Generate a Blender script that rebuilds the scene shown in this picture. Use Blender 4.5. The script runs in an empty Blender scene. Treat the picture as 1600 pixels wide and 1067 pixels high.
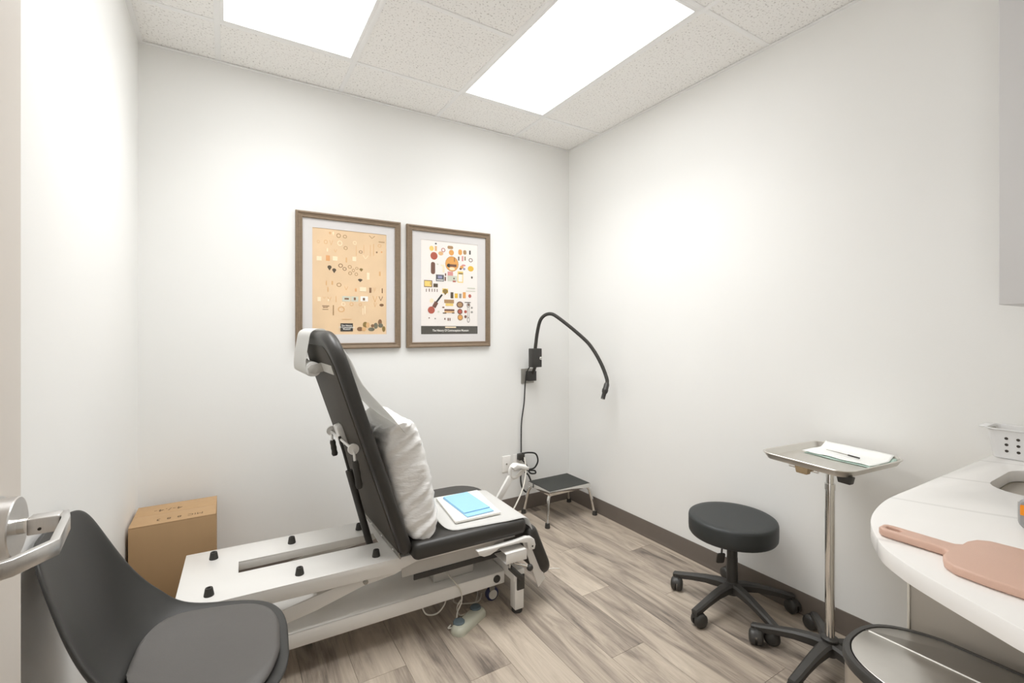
import bpy, bmesh, math, random
from mathutils import Vector, Matrix, noise
random.seed(7)
R = math.radians
scn = bpy.context.scene

# ------------------------------------------------------------------ camera
cam_d = bpy.data.cameras.new('camera'); cam = bpy.data.objects.new('camera', cam_d)
scn.collection.objects.link(cam); scn.camera = cam
cam_d.sensor_width = 36.0; cam_d.lens = 36.0 * 722 / 1600; cam_d.shift_y = -19.5 / 1600
cam_d.clip_start = 0.02
cam.location = (0, 0, 1.34); cam.rotation_euler = (R(90), 0, R(-31.59))

# ------------------------------------------------------------------ world (corridor light through the doorway)
w = bpy.data.worlds.new('world'); scn.world = w; w.use_nodes = True
w.node_tree.nodes['Background'].inputs[0].default_value = (1.0, 0.99, 0.98, 1)
w.node_tree.nodes['Background'].inputs[1].default_value = 2.5
GLOW = 4.3; LAMP_W = 11.2; SPREAD = 115   # lens glow, output in watts and beam spread of each ceiling troffer
scn.view_settings.view_transform = 'Standard'; scn.view_settings.look = 'None'
scn.view_settings.exposure = 0.03; scn.view_settings.gamma = 1.0
scn.view_settings.use_curve_mapping = False
scn.cycles.max_bounces = 20; scn.cycles.diffuse_bounces = 16      # white room: let the light keep bouncing

# ------------------------------------------------------------------ materials
def lin(c):
    c = c / 255.0
    return c / 12.92 if c <= 0.04045 else ((c + 0.055) / 1.055) ** 2.4
def col(rgb): return (lin(rgb[0]), lin(rgb[1]), lin(rgb[2]), 1)
M = {}
def pm(name, rgb, rough=.5, metal=0, var=.06, scale=14, bump=0, bscale=None, stretch=(1, 1, 1), spec=.5, coat=0):
    m = bpy.data.materials.new(name); m.use_nodes = True; nt = m.node_tree; N = nt.nodes; L = nt.links
    b = N['Principled BSDF']; b.inputs['Roughness'].default_value = rough; b.inputs['Metallic'].default_value = metal
    b.inputs['Specular IOR Level'].default_value = spec; b.inputs['Coat Weight'].default_value = coat
    tc = N.new('ShaderNodeTexCoord'); mp = N.new('ShaderNodeMapping'); mp.inputs['Scale'].default_value = stretch
    L.new(tc.outputs['Object'], mp.inputs[0])
    n = N.new('ShaderNodeTexNoise'); n.inputs['Scale'].default_value = scale; n.inputs['Detail'].default_value = 4
    L.new(mp.outputs[0], n.inputs['Vector'])
    mx = N.new('ShaderNodeMix'); mx.data_type = 'RGBA'
    c = col(rgb)
    mx.inputs[6].default_value = (c[0]*(1-var), c[1]*(1-var), c[2]*(1-var), 1)
    mx.inputs[7].default_value = (min(1, c[0]*(1+var)), min(1, c[1]*(1+var)), min(1, c[2]*(1+var)), 1)
    L.new(n.outputs[0], mx.inputs[0]); L.new(mx.outputs[2], b.inputs['Base Color'])
    if bump:
        n2 = N.new('ShaderNodeTexNoise'); n2.inputs['Scale'].default_value = bscale or scale * 4; n2.inputs['Detail'].default_value = 3
        L.new(mp.outputs[0], n2.inputs['Vector'])
        bp = N.new('ShaderNodeBump'); bp.inputs['Strength'].default_value = bump; bp.inputs['Distance'].default_value = .003
        L.new(n2.outputs[0], bp.inputs['Height']); L.new(bp.outputs[0], b.inputs['Normal'])
    M[name] = m; return m

pm('wall_paint', (236, 236, 234), .55, var=.012, scale=3, bump=.05, bscale=180)
pm('ceiling_grid_paint', (244, 244, 244), .5, var=.01)
pm('baseboard_vinyl', (104, 95, 87), .5, var=.05, scale=8)
pm('subfloor', (110, 98, 86), .8)
pm('white_steel', (233, 231, 227), .32, var=.015, coat=.2)
pm('black_vinyl', (52, 50, 47), .42, var=.08, scale=30, bump=.12, bscale=260)
pm('board_black', (66, 61, 54), .7, var=.15, scale=40, stretch=(1, 1, 4))
pm('black_plastic', (54, 52, 49), .45, var=.1)
pm('black_rubber', (58, 56, 52), .7, var=.1)
pm('chrome', (226, 225, 222), .12, 1, var=.02)
pm('brushed_steel', (196, 193, 188), .3, 1, var=.05, scale=30, stretch=(1, 1, 20))
pm('satin_nickel', (216, 214, 212), .30, 1, var=.04, scale=40, stretch=(20, 1, 1))
pm('grey_metal', (160, 157, 150), .4, .6)
pm('grey_plastic', (190, 187, 181), .45)
pm('shell_plastic', (54, 53, 51), .42, var=.04, bump=.04, bscale=400)
pm('seat_leatherette', (86, 83, 80), .55, var=.04, scale=60, bump=.1, bscale=300)
pm('cardboard', (178, 146, 108), .8, var=.05, scale=6, stretch=(3, 3, .4))
pm('marker_ink', (96, 74, 50), .8)
pm('pillow_plastic', (235, 234, 232), .35, var=.015, scale=8, bump=.9, bscale=16, stretch=(1.5, 1.2, 4.5), coat=.3)
pm('exam_paper', (236, 235, 232), .8, var=.01, bump=.25, bscale=25); pm('paper_sheet', (236, 235, 232), .8, var=.01)
pm('pad_white', (236, 234, 228), .7, var=.01)
pm('pad_blue', (150, 196, 228), .7, var=.03, scale=60)
pm('pedal_plastic', (188, 188, 172), .45)
pm('pedal_button', (96, 110, 116), .5)
pm('caster_blue', (48, 52, 86), .5)
pm('cord_white', (214, 210, 200), .5)
pm('cord_black', (36, 35, 33), .5)
pm('outlet_plastic', (236, 234, 230), .4, var=.01)
pm('dark_hole', (58, 52, 46), .8)
pm('frame_wood', (128, 110, 90), .55, var=.22, scale=18, stretch=(2, 2, 9))
pm('frame_wood_dark', (96, 82, 66), .6, var=.15, scale=18)
pm('mat_board', (218, 215, 214), .85, var=.01)
pm('poster_tan', (230, 200, 162), .6, var=.14, scale=6)
pm('poster_white', (240, 234, 229), .6, var=.01)
pm('print_white', (236, 234, 228), .6, var=.01)
pm('steel_tray', (226, 223, 217), .3, 1, var=.02)
pm('towel_white', (240, 241, 238), .8, var=.01)
pm('towel_green', (176, 196, 186), .8, var=.02)
pm('tan_bracket', (170, 148, 116), .5, .3)
pm('stool_vinyl', (44, 47, 47), .5, var=.06, scale=40, bump=.1, bscale=300)
pm('base_nylon', (56, 54, 51), .5, var=.08, bump=.05, bscale=200)
pm('cabinet_laminate', (206, 205, 205), .45, var=.015, scale=6)
pm('base_laminate', (158, 151, 141), .5, var=.015, scale=6)
pm('gable_highlight', (206, 200, 188), .5, var=.01)  # lit edge highlight of the cabinet end panel, put into its paler colour
pm('paddle_pink', (208, 172, 154), .45, var=.03, bump=.2, bscale=500)
pm('basket_white', (226, 226, 226), .4, var=.01)
pm('cotton', (238, 226, 190), .9, var=.08, scale=40)
pm('label_orange', (240, 146, 20), .5, var=.03)
pm('device_grey', (150, 150, 150), .35)
pm('door_paint', (214, 207, 199), .45, var=.01)
pm('sink_steel', (168, 160, 138), .25, 1, var=.06, scale=10)
pm('mat_ribbed', (58, 59, 56), .8, var=.1, bump=.4, bscale=90, stretch=(1, 12, 1))

def attr_mat(name):
    m = bpy.data.materials.new(name); m.use_nodes = True; nt = m.node_tree
    a = nt.nodes.new('ShaderNodeAttribute'); a.attribute_name = 'ink'
    b = nt.nodes['Principled BSDF']; b.inputs['Roughness'].default_value = .6
    nt.links.new(a.outputs['Color'], b.inputs['Base Color']); M[name] = m
attr_mat('poster_ink')
def paper():
    nt = M['paper_sheet'].node_tree; N = nt.nodes; L = nt.links
    t = N.new('ShaderNodeBsdfTranslucent'); t.inputs['Color'].default_value = col((236, 235, 232))
    mx = N.new('ShaderNodeMixShader'); mx.inputs[0].default_value = .45
    L.new(N['Principled BSDF'].outputs[0], mx.inputs[1]); L.new(t.outputs[0], mx.inputs[2]); L.new(mx.outputs[0], N['Material Output'].inputs['Surface'])
paper()

def wood_floor():
    m = bpy.data.materials.new('vinyl_plank'); m.use_nodes = True; nt = m.node_tree; N = nt.nodes; L = nt.links
    b = N['Principled BSDF']; b.inputs['Roughness'].default_value = .42
    tc = N.new('ShaderNodeTexCoord'); oi = N.new('ShaderNodeObjectInfo')
    mul = N.new('ShaderNodeMath'); mul.operation = 'MULTIPLY'; mul.inputs[1].default_value = 37.0
    L.new(oi.outputs['Random'], mul.inputs[0])
    add = N.new('ShaderNodeVectorMath'); add.operation = 'ADD'
    L.new(tc.outputs['Object'], add.inputs[0]); L.new(mul.outputs[0], add.inputs[1])
    mp = N.new('ShaderNodeMapping'); mp.inputs['Scale'].default_value = (7, 1.0, 1); L.new(add.outputs[0], mp.inputs[0])
    n1 = N.new('ShaderNodeTexNoise'); n1.inputs['Scale'].default_value = 1.6; n1.inputs['Detail'].default_value = 7
    n1.inputs['Roughness'].default_value = .62; n1.inputs['Distortion'].default_value = 1.1
    L.new(mp.outputs[0], n1.inputs['Vector'])
    mp2 = N.new('ShaderNodeMapping'); mp2.inputs['Scale'].default_value = (70, 2.5, 1); L.new(add.outputs[0], mp2.inputs[0])
    n2 = N.new('ShaderNodeTexNoise'); n2.inputs['Scale'].default_value = 2.2; n2.inputs['Detail'].default_value = 5
    L.new(mp2.outputs[0], n2.inputs['Vector'])
    mx = N.new('ShaderNodeMath'); mx.operation = 'MULTIPLY_ADD'; mx.inputs[1].default_value = .22
    L.new(n2.outputs[0], mx.inputs[0]); L.new(n1.outputs[0], mx.inputs[2])
    ad = N.new('ShaderNodeMath'); ad.operation = 'MULTIPLY_ADD'; ad.inputs[1].default_value = .19
    L.new(oi.outputs['Random'], ad.inputs[0]); L.new(mx.outputs[0], ad.inputs[2])
    cr = N.new('ShaderNodeValToRGB'); e = cr.color_ramp.elements
    e[0].position = .47; e[0].color = col((104, 95, 87)); e[1].position = .92; e[1].color = col((196, 183, 167))
    k = e.new(.60); k.color = col((146, 134, 122)); k = e.new(.73); k.color = col((174, 161, 146))
    L.new(ad.outputs[0], cr.inputs[0]); L.new(cr.outputs[0], b.inputs['Base Color'])
    bp = N.new('ShaderNodeBump'); bp.inputs['Strength'].default_value = .12; bp.inputs['Distance'].default_value = .002
    L.new(n2.outputs[0], bp.inputs['Height']); L.new(bp.outputs[0], b.inputs['Normal'])
    M['vinyl_plank'] = m
wood_floor()

def tile_mat():
    m = bpy.data.materials.new('acoustic_tile'); m.use_nodes = True; nt = m.node_tree; N = nt.nodes; L = nt.links
    b = N['Principled BSDF']; b.inputs['Roughness'].default_value = .9
    tc = N.new('ShaderNodeTexCoord')
    n = N.new('ShaderNodeTexNoise'); n.inputs['Scale'].default_value = 105; n.inputs['Detail'].default_value = 2
    L.new(tc.outputs['Object'], n.inputs['Vector'])
    cr = N.new('ShaderNodeValToRGB'); e = cr.color_ramp.elements
    e[0].position = .30; e[0].color = col((196, 193, 190)); e[1].position = .42; e[1].color = col((247, 246, 244))
    L.new(n.outputs[0], cr.inputs[0]); L.new(cr.outputs[0], b.inputs['Base Color'])
    bp = N.new('ShaderNodeBump'); bp.inputs['Strength'].default_value = .3; bp.inputs['Distance'].default_value = .003
    L.new(cr.outputs[0], bp.inputs['Height']); L.new(bp.outputs[0], b.inputs['Normal'])
    M['acoustic_tile'] = m
tile_mat()

def quartz():
    m = bpy.data.materials.new('white_quartz'); m.use_nodes = True; nt = m.node_tree; N = nt.nodes; L = nt.links
    b = N['Principled BSDF']; b.inputs['Roughness'].default_value = .22
    tc = N.new('ShaderNodeTexCoord'); mp = N.new('ShaderNodeMapping'); mp.inputs['Rotation'].default_value = (0, 0, R(-27))
    L.new(tc.outputs['Object'], mp.inputs[0])
    wv = N.new('ShaderNodeTexWave'); wv.wave_type = 'BANDS'; wv.bands_direction = 'X'
    wv.inputs['Scale'].default_value = 1.05; wv.inputs['Distortion'].default_value = 1.6; wv.inputs['Detail'].default_value = 3; wv.inputs['Detail Scale'].default_value = .8
    L.new(mp.outputs[0], wv.inputs['Vector'])
    cr = N.new('ShaderNodeValToRGB'); e = cr.color_ramp.elements
    e[0].position = 0; e[0].color = col((221, 219, 216)); e[1].position = .008; e[1].color = col((236, 234, 231))
    L.new(wv.outputs[0], cr.inputs[0]); L.new(cr.outputs[0], b.inputs['Base Color'])
    M['white_quartz'] = m
quartz()

def emit_mat():
    m = bpy.data.materials.new('lit_diffuser'); m.use_nodes = True; nt = m.node_tree; N = nt.nodes
    b = N['Principled BSDF']; b.inputs['Base Color'].default_value = (.8, .8, .8, 1)
    b.inputs['Emission Color'].default_value = (.985, .995, 1, 1); b.inputs['Emission Strength'].default_value = GLOW
    M['lit_diffuser'] = m
emit_mat()

def glass_mat():
    m = bpy.data.materials.new('picture_glass'); m.use_nodes = True; nt = m.node_tree; N = nt.nodes; L = nt.links
    N.remove(N['Principled BSDF']); out = N['Material Output']
    t = N.new('ShaderNodeBsdfTransparent'); g = N.new('ShaderNodeBsdfGlossy'); g.inputs['Roughness'].default_value = .03
    mx = N.new('ShaderNodeMixShader'); mx.inputs[0].default_value = .03; L.new(t.outputs[0], mx.inputs[1]); L.new(g.outputs[0], mx.inputs[2])
    L.new(mx.outputs[0], out.inputs['Surface']); M['picture_glass'] = m
glass_mat()

# ------------------------------------------------------------------ mesh helpers
C = scn.collection
class MB:
    def __init__(s): s.bm = bmesh.new()
    def raw(s, vs, fs):
        v = [s.bm.verts.new(p) for p in vs]
        for f in fs:
            try: s.bm.faces.new([v[i] for i in f])
            except ValueError: pass
        return v
    def box(s, x0, x1, y0, y1, z0, z1):
        vs = [(x0,y0,z0),(x1,y0,z0),(x1,y1,z0),(x0,y1,z0),(x0,y0,z1),(x1,y0,z1),(x1,y1,z1),(x0,y1,z1)]
        return s.raw(vs, [(3,2,1,0),(4,5,6,7),(0,1,5,4),(1,2,6,5),(2,3,7,6),(3,0,4,7)])
    def prism(s, poly, z0, z1, axis='z'):
        n = len(poly)
        f = {'z': lambda p, h: (p[0], p[1], h), 'y': lambda p, h: (p[0], h, p[1]), 'x': lambda p, h: (h, p[0], p[1])}[axis]
        vs = [f(p, z0) for p in poly] + [f(p, z1) for p in poly]
        return s.raw(vs, [tuple(range(n))[::-1], tuple(range(n, 2*n))] + [(i, (i+1) % n, n+(i+1) % n, n+i) for i in range(n)])
    def rings(s, rs, cap=True, close=False):
        n = len(rs[0]); vs = [p for r in rs for p in r]; fs = []
        for k in range(len(rs) - (0 if close else 1)):
            a = k*n; b_ = ((k+1) % len(rs))*n
            for i in range(n): fs.append((a+i, a+(i+1) % n, b_+(i+1) % n, b_+i))
        if cap and not close: fs += [tuple(range(n))[::-1], tuple(range((len(rs)-1)*n, len(rs)*n))]
        return s.raw(vs, fs)
    def tube(s, pts, r, n=10, close=False, flat=None):
        pts = [Vector(p) for p in pts]; m = len(pts); rs = []
        rad = r if isinstance(r, (list, tuple)) else [r]*m
        up = None
        for i, p in enumerate(pts):
            if close: t = (pts[(i+1) % m] - pts[i-1]).normalized()
            else: t = (pts[min(i+1, m-1)] - pts[max(i-1, 0)]).normalized()
            if up is None: up = Vector((0,0,1)) if abs(t.z) < .9 else Vector((0,1,0))
            x = up.cross(t).normalized(); y = t.cross(x).normalized(); up = y
            a, b_ = (1, 1) if flat is None else flat
            rs.append([tuple(p + x*math.cos(2*math.pi*k/n)*rad[i]*a + y*math.sin(2*math.pi*k/n)*rad[i]*b_) for k in range(n)])
        return s.rings(rs, close=close)
    def strip(s, pts, w_, h_):           # rectangular bar along a path; w sideways, h along the up direction
        pts = [Vector(p) for p in pts]; m = len(pts); rs = []
        for i, p in enumerate(pts):
            a = (pts[i]-pts[i-1]).normalized() if i else None
            b_ = (pts[i+1]-pts[i]).normalized() if i < m-1 else None
            t = ((a or b_) + (b_ or a)).normalized(); sc = 1/max(.5, t.dot(a or b_))
            x = Vector((0,0,1)).cross(t); x = x.normalized() if x.length > 1e-4 else Vector((1,0,0)); y = t.cross(x).normalized()
            x = x*w_/2*sc; y = y*h_/2
            rs.append([tuple(p+x+y), tuple(p-x+y), tuple(p-x-y), tuple(p+x-y)])
        return s.rings(rs)
    def lathe(s, prof, c=(0,0,0), n=24, axis='z'):
        rs = []
        for r, h in prof:
            ring = []
            for k in range(n):
                a = 2*math.pi*k/n; q = (r*math.cos(a), r*math.sin(a), h)
                if axis == 'x': q = (h, q[0], q[1])
                if axis == 'y': q = (q[1], h, q[0])
                ring.append((q[0]+c[0], q[1]+c[1], q[2]+c[2]))
            rs.append(ring)
        return s.rings(rs)
    def ball(s, c, r, n=10):
        rx = r if isinstance(r, (tuple, list)) else (r, r, r); rs = []
        for i in range(1, n):
            t = math.pi*i/n
            rs.append([(c[0]+rx[0]*math.sin(t)*math.cos(2*math.pi*k/(2*n)), c[1]+rx[1]*math.sin(t)*math.sin(2*math.pi*k/(2*n)), c[2]-rx[2]*math.cos(t)) for k in range(2*n)])
        return s.rings(rs)
    def xf(s, mat, verts=None):
        bmesh.ops.transform(s.bm, matrix=mat, verts=verts or s.bm.verts[:]); return s
    def obj(s, name, mat, parent=None, bevel=0, smooth=35, seg=2, sub=0, loc=None):
        bmesh.ops.recalc_face_normals(s.bm, faces=s.bm.faces[:])
        me = bpy.data.meshes.new(name); s.bm.to_mesh(me); s.bm.free()
        me.materials.append(M[mat])
        o = bpy.data.objects.new(name, me); C.objects.link(o)
        if parent: o.parent = parent
        if loc: o.location = loc
        if smooth:
            me.shade_smooth(); me.set_sharp_from_angle(angle=R(smooth))
        if bevel:
            md = o.modifiers.new('bevel', 'BEVEL'); md.width = bevel; md.segments = seg; md.limit_method = 'ANGLE'; md.angle_limit = R(40); md.harden_normals = False
            me.shade_smooth(); me.set_sharp_from_angle(angle=R(180))
        if sub:
            md = o.modifiers.new('subd', 'SUBSURF'); md.levels = sub; md.render_levels = sub
        return o
def tag(o, label, cat, group=None):
    o['label'] = label; o['category'] = cat
    if group: o['group'] = group
    return o
def thing(name, label, cat, loc=(0,0,0), rz=0, group=None):
    o = bpy.data.objects.new(name, None); C.objects.link(o); o.location = loc; o.rotation_euler = (0,0,rz); o.empty_display_size = .1
    return tag(o, label, cat, group)
def struct(o): o['kind'] = 'structure'; return o
def cyl(p0, p1, r0, r1=None, n=16):
    b = MB(); b.tube([p0, p1], [r0, r0 if r1 is None else r1], n); return b
def smooth_path(pts, n=6, close=False):
    P = [Vector(p) for p in pts]; out = []; m = len(P)
    for i in range(m if close else m-1):
        if close: p0, p1, p2, p3 = P[i-1], P[i], P[(i+1) % m], P[(i+2) % m]
        else: p0, p1, p2, p3 = P[max(i-1,0)], P[i], P[i+1], P[min(i+2,m-1)]
        for k in range(n):
            t = k/n
            out.append(.5*((2*p1)+(p2-p0)*t+(2*p0-5*p1+4*p2-p3)*t*t+(3*p1-p0-3*p2+p3)*t**3))
    if not close: out.append(P[-1])
    return out
def rrect(x0, x1, y0, y1, r, inset=0, n=6):
    """rounded rectangle, CCW; r = radius or 4 radii (x1y1, x0y1, x0y0, x1y0)"""
    rr = r if isinstance(r, (tuple, list)) else (r,)*4
    cs = [(x1,y1,0), (x0,y1,90), (x0,y0,180), (x1,y0,270)]; out = []
    for (cx, cy, a0), q in zip(cs, rr):
        sx = 1 if cx == x1 else -1; sy = 1 if cy == y1 else -1
        ox, oy = cx - sx*q, cy - sy*q; qq = max(q - inset, .0005)
        ddx = ox if q > inset else ox - sx*(inset-q); ddy = oy if q > inset else oy - sy*(inset-q)
        for k in range(n+1):
            a = R(a0 + 90*k/n); out.append((ddx + qq*math.cos(a), ddy + qq*math.sin(a)))
    return out
def slab_rings(fn, z0, z1, e, n=4):
    """soft-edged slab: fn(inset)->outline"""
    rs = []
    for k in range(n+1):
        a = math.pi/2*k/n; rs.append([(p[0], p[1], z0+e*(1-math.sin(a))) for p in fn(e*(1-math.cos(a)))][::1])
    rs = [[(p[0], p[1], z0 + e - e*math.cos(math.pi/2*k/n)) for p in fn(e - e*math.sin(math.pi/2*k/n))] for k in range(n+1)]
    rs += [[(p[0], p[1], z1 - e + e*math.sin(math.pi/2*k/n)) for p in fn(e - e*math.cos(math.pi/2*k/n))] for k in range(n+1)]
    return rs
def text_obj(name, s, size, mat, parent, M4, ext=.0002, spacing=1.0, align='CENTER', bold=0):
    cu = bpy.data.curves.new(name, 'FONT'); cu.body = s; cu.size = size; cu.align_x = align; cu.align_y = 'CENTER'
    cu.extrude = ext; cu.space_character = spacing; cu.space_line = .85; cu.offset = bold; cu.resolution_u = 3
    t = bpy.data.objects.new(name + '_tmp', cu); C.objects.link(t)
    dg = bpy.context.evaluated_depsgraph_get(); dg.update()
    me = bpy.data.meshes.new_from_object(t.evaluated_get(dg)); bpy.data.objects.remove(t); bpy.data.curves.remove(cu)
    me.name = name; me.materials.clear(); me.materials.append(M[mat])
    me.transform(M4)
    o = bpy.data.objects.new(name, me); C.objects.link(o)
    if parent: o.parent = parent
    return o

# ------------------------------------------------------------------ room shell
XL, XR, YB, YF, ZC = -.374, 2.303, 2.885, -1.25, 2.745
def sbox(name, mat, *d):
    b = MB(); b.box(*d); return struct(b.obj(name, mat, smooth=0))
floor = sbox('floor', 'subfloor', XL-.02, XR+.02, YF-.02, YB+.02, -.06, -.008)
PW, PL = .182, 1.22
i = 0; x = XL + .0
xs = [XL]; xx = XR - .06
edges = []
while xx > XL: edges.append(xx); xx -= PW
edges = [XR] + edges + [XL]
for r in range(len(edges)-1):
    x1, x0 = edges[r], edges[r+1]
    if x1 - x0 < .004: continue
    y = YF - [0, .41, .83, .2, .62, 1.02][r % 6]
    while y < YB:
        a, b_ = max(y, YF), min(y + PL, YB)
        if b_ - a > .01:
            m = MB(); g = .0006; cx, cy = (x0+x1)/2, (a+b_)/2
            m.box(x0+g-cx, x1-g-cx, a+g-cy, b_-g-cy, -.008, 0)
            m.obj('plank', 'vinyl_plank', floor, smooth=0, loc=(cx, cy, 0))
        y += PL
sbox('wall_back', 'wall_paint', XL-.12, XR+.12, YB, YB+.12, -.06, 2.95)
sbox('wall_right', 'wall_paint', XR, XR+.12, YF-.12, YB, -.06, 2.95)
sbox('wall_front', 'wall_paint', XL-.12, XR, YF-.12, YF, -.06, 2.95)
m = MB(); DY0, DY1, DZ = -.75, .165, 2.1
m.box(XL-.12, XL, DY1, YB, -.06, 2.95); m.box(XL-.12, XL, YF, DY0, -.06, 2.95); m.box(XL-.12, XL, DY0, DY1, DZ, 2.95)
struct(m.obj('wall_left', 'wall_paint', smooth=0))
m = MB()
m.box(XL-.13, XL+.012, DY1, DY1+.045, 0, DZ+.045); m.box(XL-.13, XL+.012, DY0-.045, DY0, 0, DZ+.045); m.box(XL-.13, XL+.012, DY0, DY1, DZ, DZ+.045)
struct(m.obj('trim_1', 'door_paint', bevel=.002))
def baseboard(name, poly_fn):
    m = MB(); poly_fn(m); struct(m.obj(name, 'baseboard_vinyl', bevel=.002, smooth=0))
prof = [(0,0), (.012,0), (.009,.012), (.006,.02), (.005,.104), (0,.104)]
baseboard('baseboard_back', lambda m: m.prism([(YB-a, b) for a, b in prof], XL+.001, XR-.001, 'x'))
baseboard('baseboard_right', lambda m: m.prism([(XR-a, b) for a, b in prof], .49, YB-.013, 'y'))
baseboard('baseboard_left', lambda m: m.prism([(XL+a, b) for a, b in prof], .215, YB-.013, 'y'))
baseboard('baseboard_front', lambda m: m.prism([(YF+a, b) for a, b in prof], XL, 1.4, 'x'))

# ceiling: slab, lay-in tiles, T-bars, wall angle
ceil = sbox('ceiling', 'ceiling_grid_paint', XL, XR, YF, YB, 2.79, 2.95)
GX = [XL, -.042, .568, 1.178, 1.788, XR]; GY = [YF, -1.15, .07, 1.29, 2.51, YB]
lights_cells = {(1, 3), (3, 3)}
def tile(x0, x1, y0, y1):
    m = MB(); cx, cy = (x0+x1)/2, (y0+y1)/2
    m.box(x0-cx+.003, x1-cx-.003, y0-cy+.003, y1-cy-.003, 0, .015)
    m.obj('ceiling_tile', 'acoustic_tile', ceil, smooth=0, loc=(cx, cy, ZC+.004))
for i in range(5):
    for j in range(5):
        if (i, j) in lights_cells: continue
        ys = [GY[j], GY[j+1]]
        if i == 2 and GY[j+1]-GY[j] > 1: ys = [GY[j], (GY[j]+GY[j+1])/2, GY[j+1]]
        for k in range(len(ys)-1): tile(GX[i], GX[i+1], ys[k], ys[k+1])
def bar(x0, x1, y0, y1, z=ZC):
    m = MB(); m.box(x0, x1, y0, y1, z, z+.005); m.obj('grid_bar', 'ceiling_grid_paint', ceil, smooth=0, bevel=.0008)
for gx in GX[1:-1]: bar(gx-.012, gx+.012, YF, YB)
for gy in GY[1:-1]:
    for i in range(5): bar(GX[i]+(.012 if i else 0), GX[i+1]-(.012 if i < 4 else 0), gy-.012, gy+.012)
for gy in (.68, 1.90): bar(GX[2]+.012, GX[3]-.012, gy-.012, gy+.012)
for d in ((XL, XR, YB-.02, YB), (XL, XR, YF, YF+.02), (XL, XL+.02, YF+.02, YB-.02), (XR-.02, XR, YF+.02, YB-.02)):
    m = MB(); m.box(*d, ZC-.002, ZC+.0005); m.obj('wall_angle', 'ceiling_grid_paint', ceil, smooth=0)

# ceiling troffers
def troffer(cx, label):
    t = thing('ceiling_light', label, 'ceiling light', (cx, 1.90, ZC), 0, 'ceiling light panels')
    m = MB(); W, H_ = .305, .61; a, b_ = .278, .58
    for d in ((-W+.012, -a, -H_+.012, H_-.012), (a, W-.012, -H_+.012, H_-.012), (-a, a, -H_+.012, -b_), (-a, a, b_, H_-.012)): m.box(*d, .0, .012)
    m.obj('light_frame', 'ceiling_grid_paint', t, bevel=.001, smooth=0)
    m = MB(); m.box(-a, a, -b_, b_, .006, .010); m.obj('diffuser', 'lit_diffuser', t, smooth=0)
    ld = bpy.data.lights.new('lamp', 'AREA'); ld.shape = 'RECTANGLE'; ld.size = 2*a; ld.size_y = 2*b_; ld.energy = LAMP_W; ld.spread = R(SPREAD); ld.color = (.985, .995, 1)
    lo = bpy.data.objects.new('lamp', ld); C.objects.link(lo); lo.parent = t; lo.location = (0, 0, .0045)
    m = MB(); m.box(-a-.01, a+.01, -b_-.01, b_+.01, .014, .04); m.obj('housing', 'ceiling_grid_paint', t, smooth=0)
troffer(.263, 'glowing ceiling light panel nearer the left wall, cut off by the frame top')
troffer(1.483, 'glowing ceiling light panel nearer the bare right wall, its far end whole')

# ------------------------------------------------------------------ open door with lever handle
d = MB(); d.box(XL+.041, -.288, DY1+.012, 1.065, .012, 2.09)
door = struct(d.obj('door_1', 'door_paint', bevel=.002))
m = MB(); ry, rz = .957, 1.05
m.lathe([(.047, -.288), (.047, -.282), (.0435, -.2815), (.0435, -.2635), (.042, -.262), (.002, -.2615)], (0, ry, rz), 40, 'x')
rose = m.obj('rose', 'satin_nickel', door, smooth=30)
m = MB(); m.lathe([(.011, -.262), (.011, -.249)], (0, ry, rz), 20, 'x'); m.obj('spindle', 'chrome', rose)
m = MB(); m.box(-.250, -.214, ry-.014, ry+.012, rz-.012, rz+.012)
lv = m.obj('lever_boss', 'satin_nickel', rose, bevel=.002)
m = MB(); m.strip([(-.214, ry+.012, rz), (-.206, ry-.02, rz), (-.197, .845, rz-.001), (-.226, .800, rz-.001), (-.272, .775, rz-.001)], .010, .021)
m.obj('lever', 'satin_nickel', rose, bevel=.001)
m = MB(); m.lathe([(.0022, 0), (.0022, .0006)], (-.236, ry-.0148, rz-.004), 10, 'y'); m.obj('set_screw', 'dark_hole', rose)
for hz in (.25, 1.05, 1.85):
    m = MB(); m.tube([(-.283, DY1+.006, hz-.05), (-.283, DY1+.006, hz+.05)], .007, 10); m.obj('hinge', 'satin_nickel', door)

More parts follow.
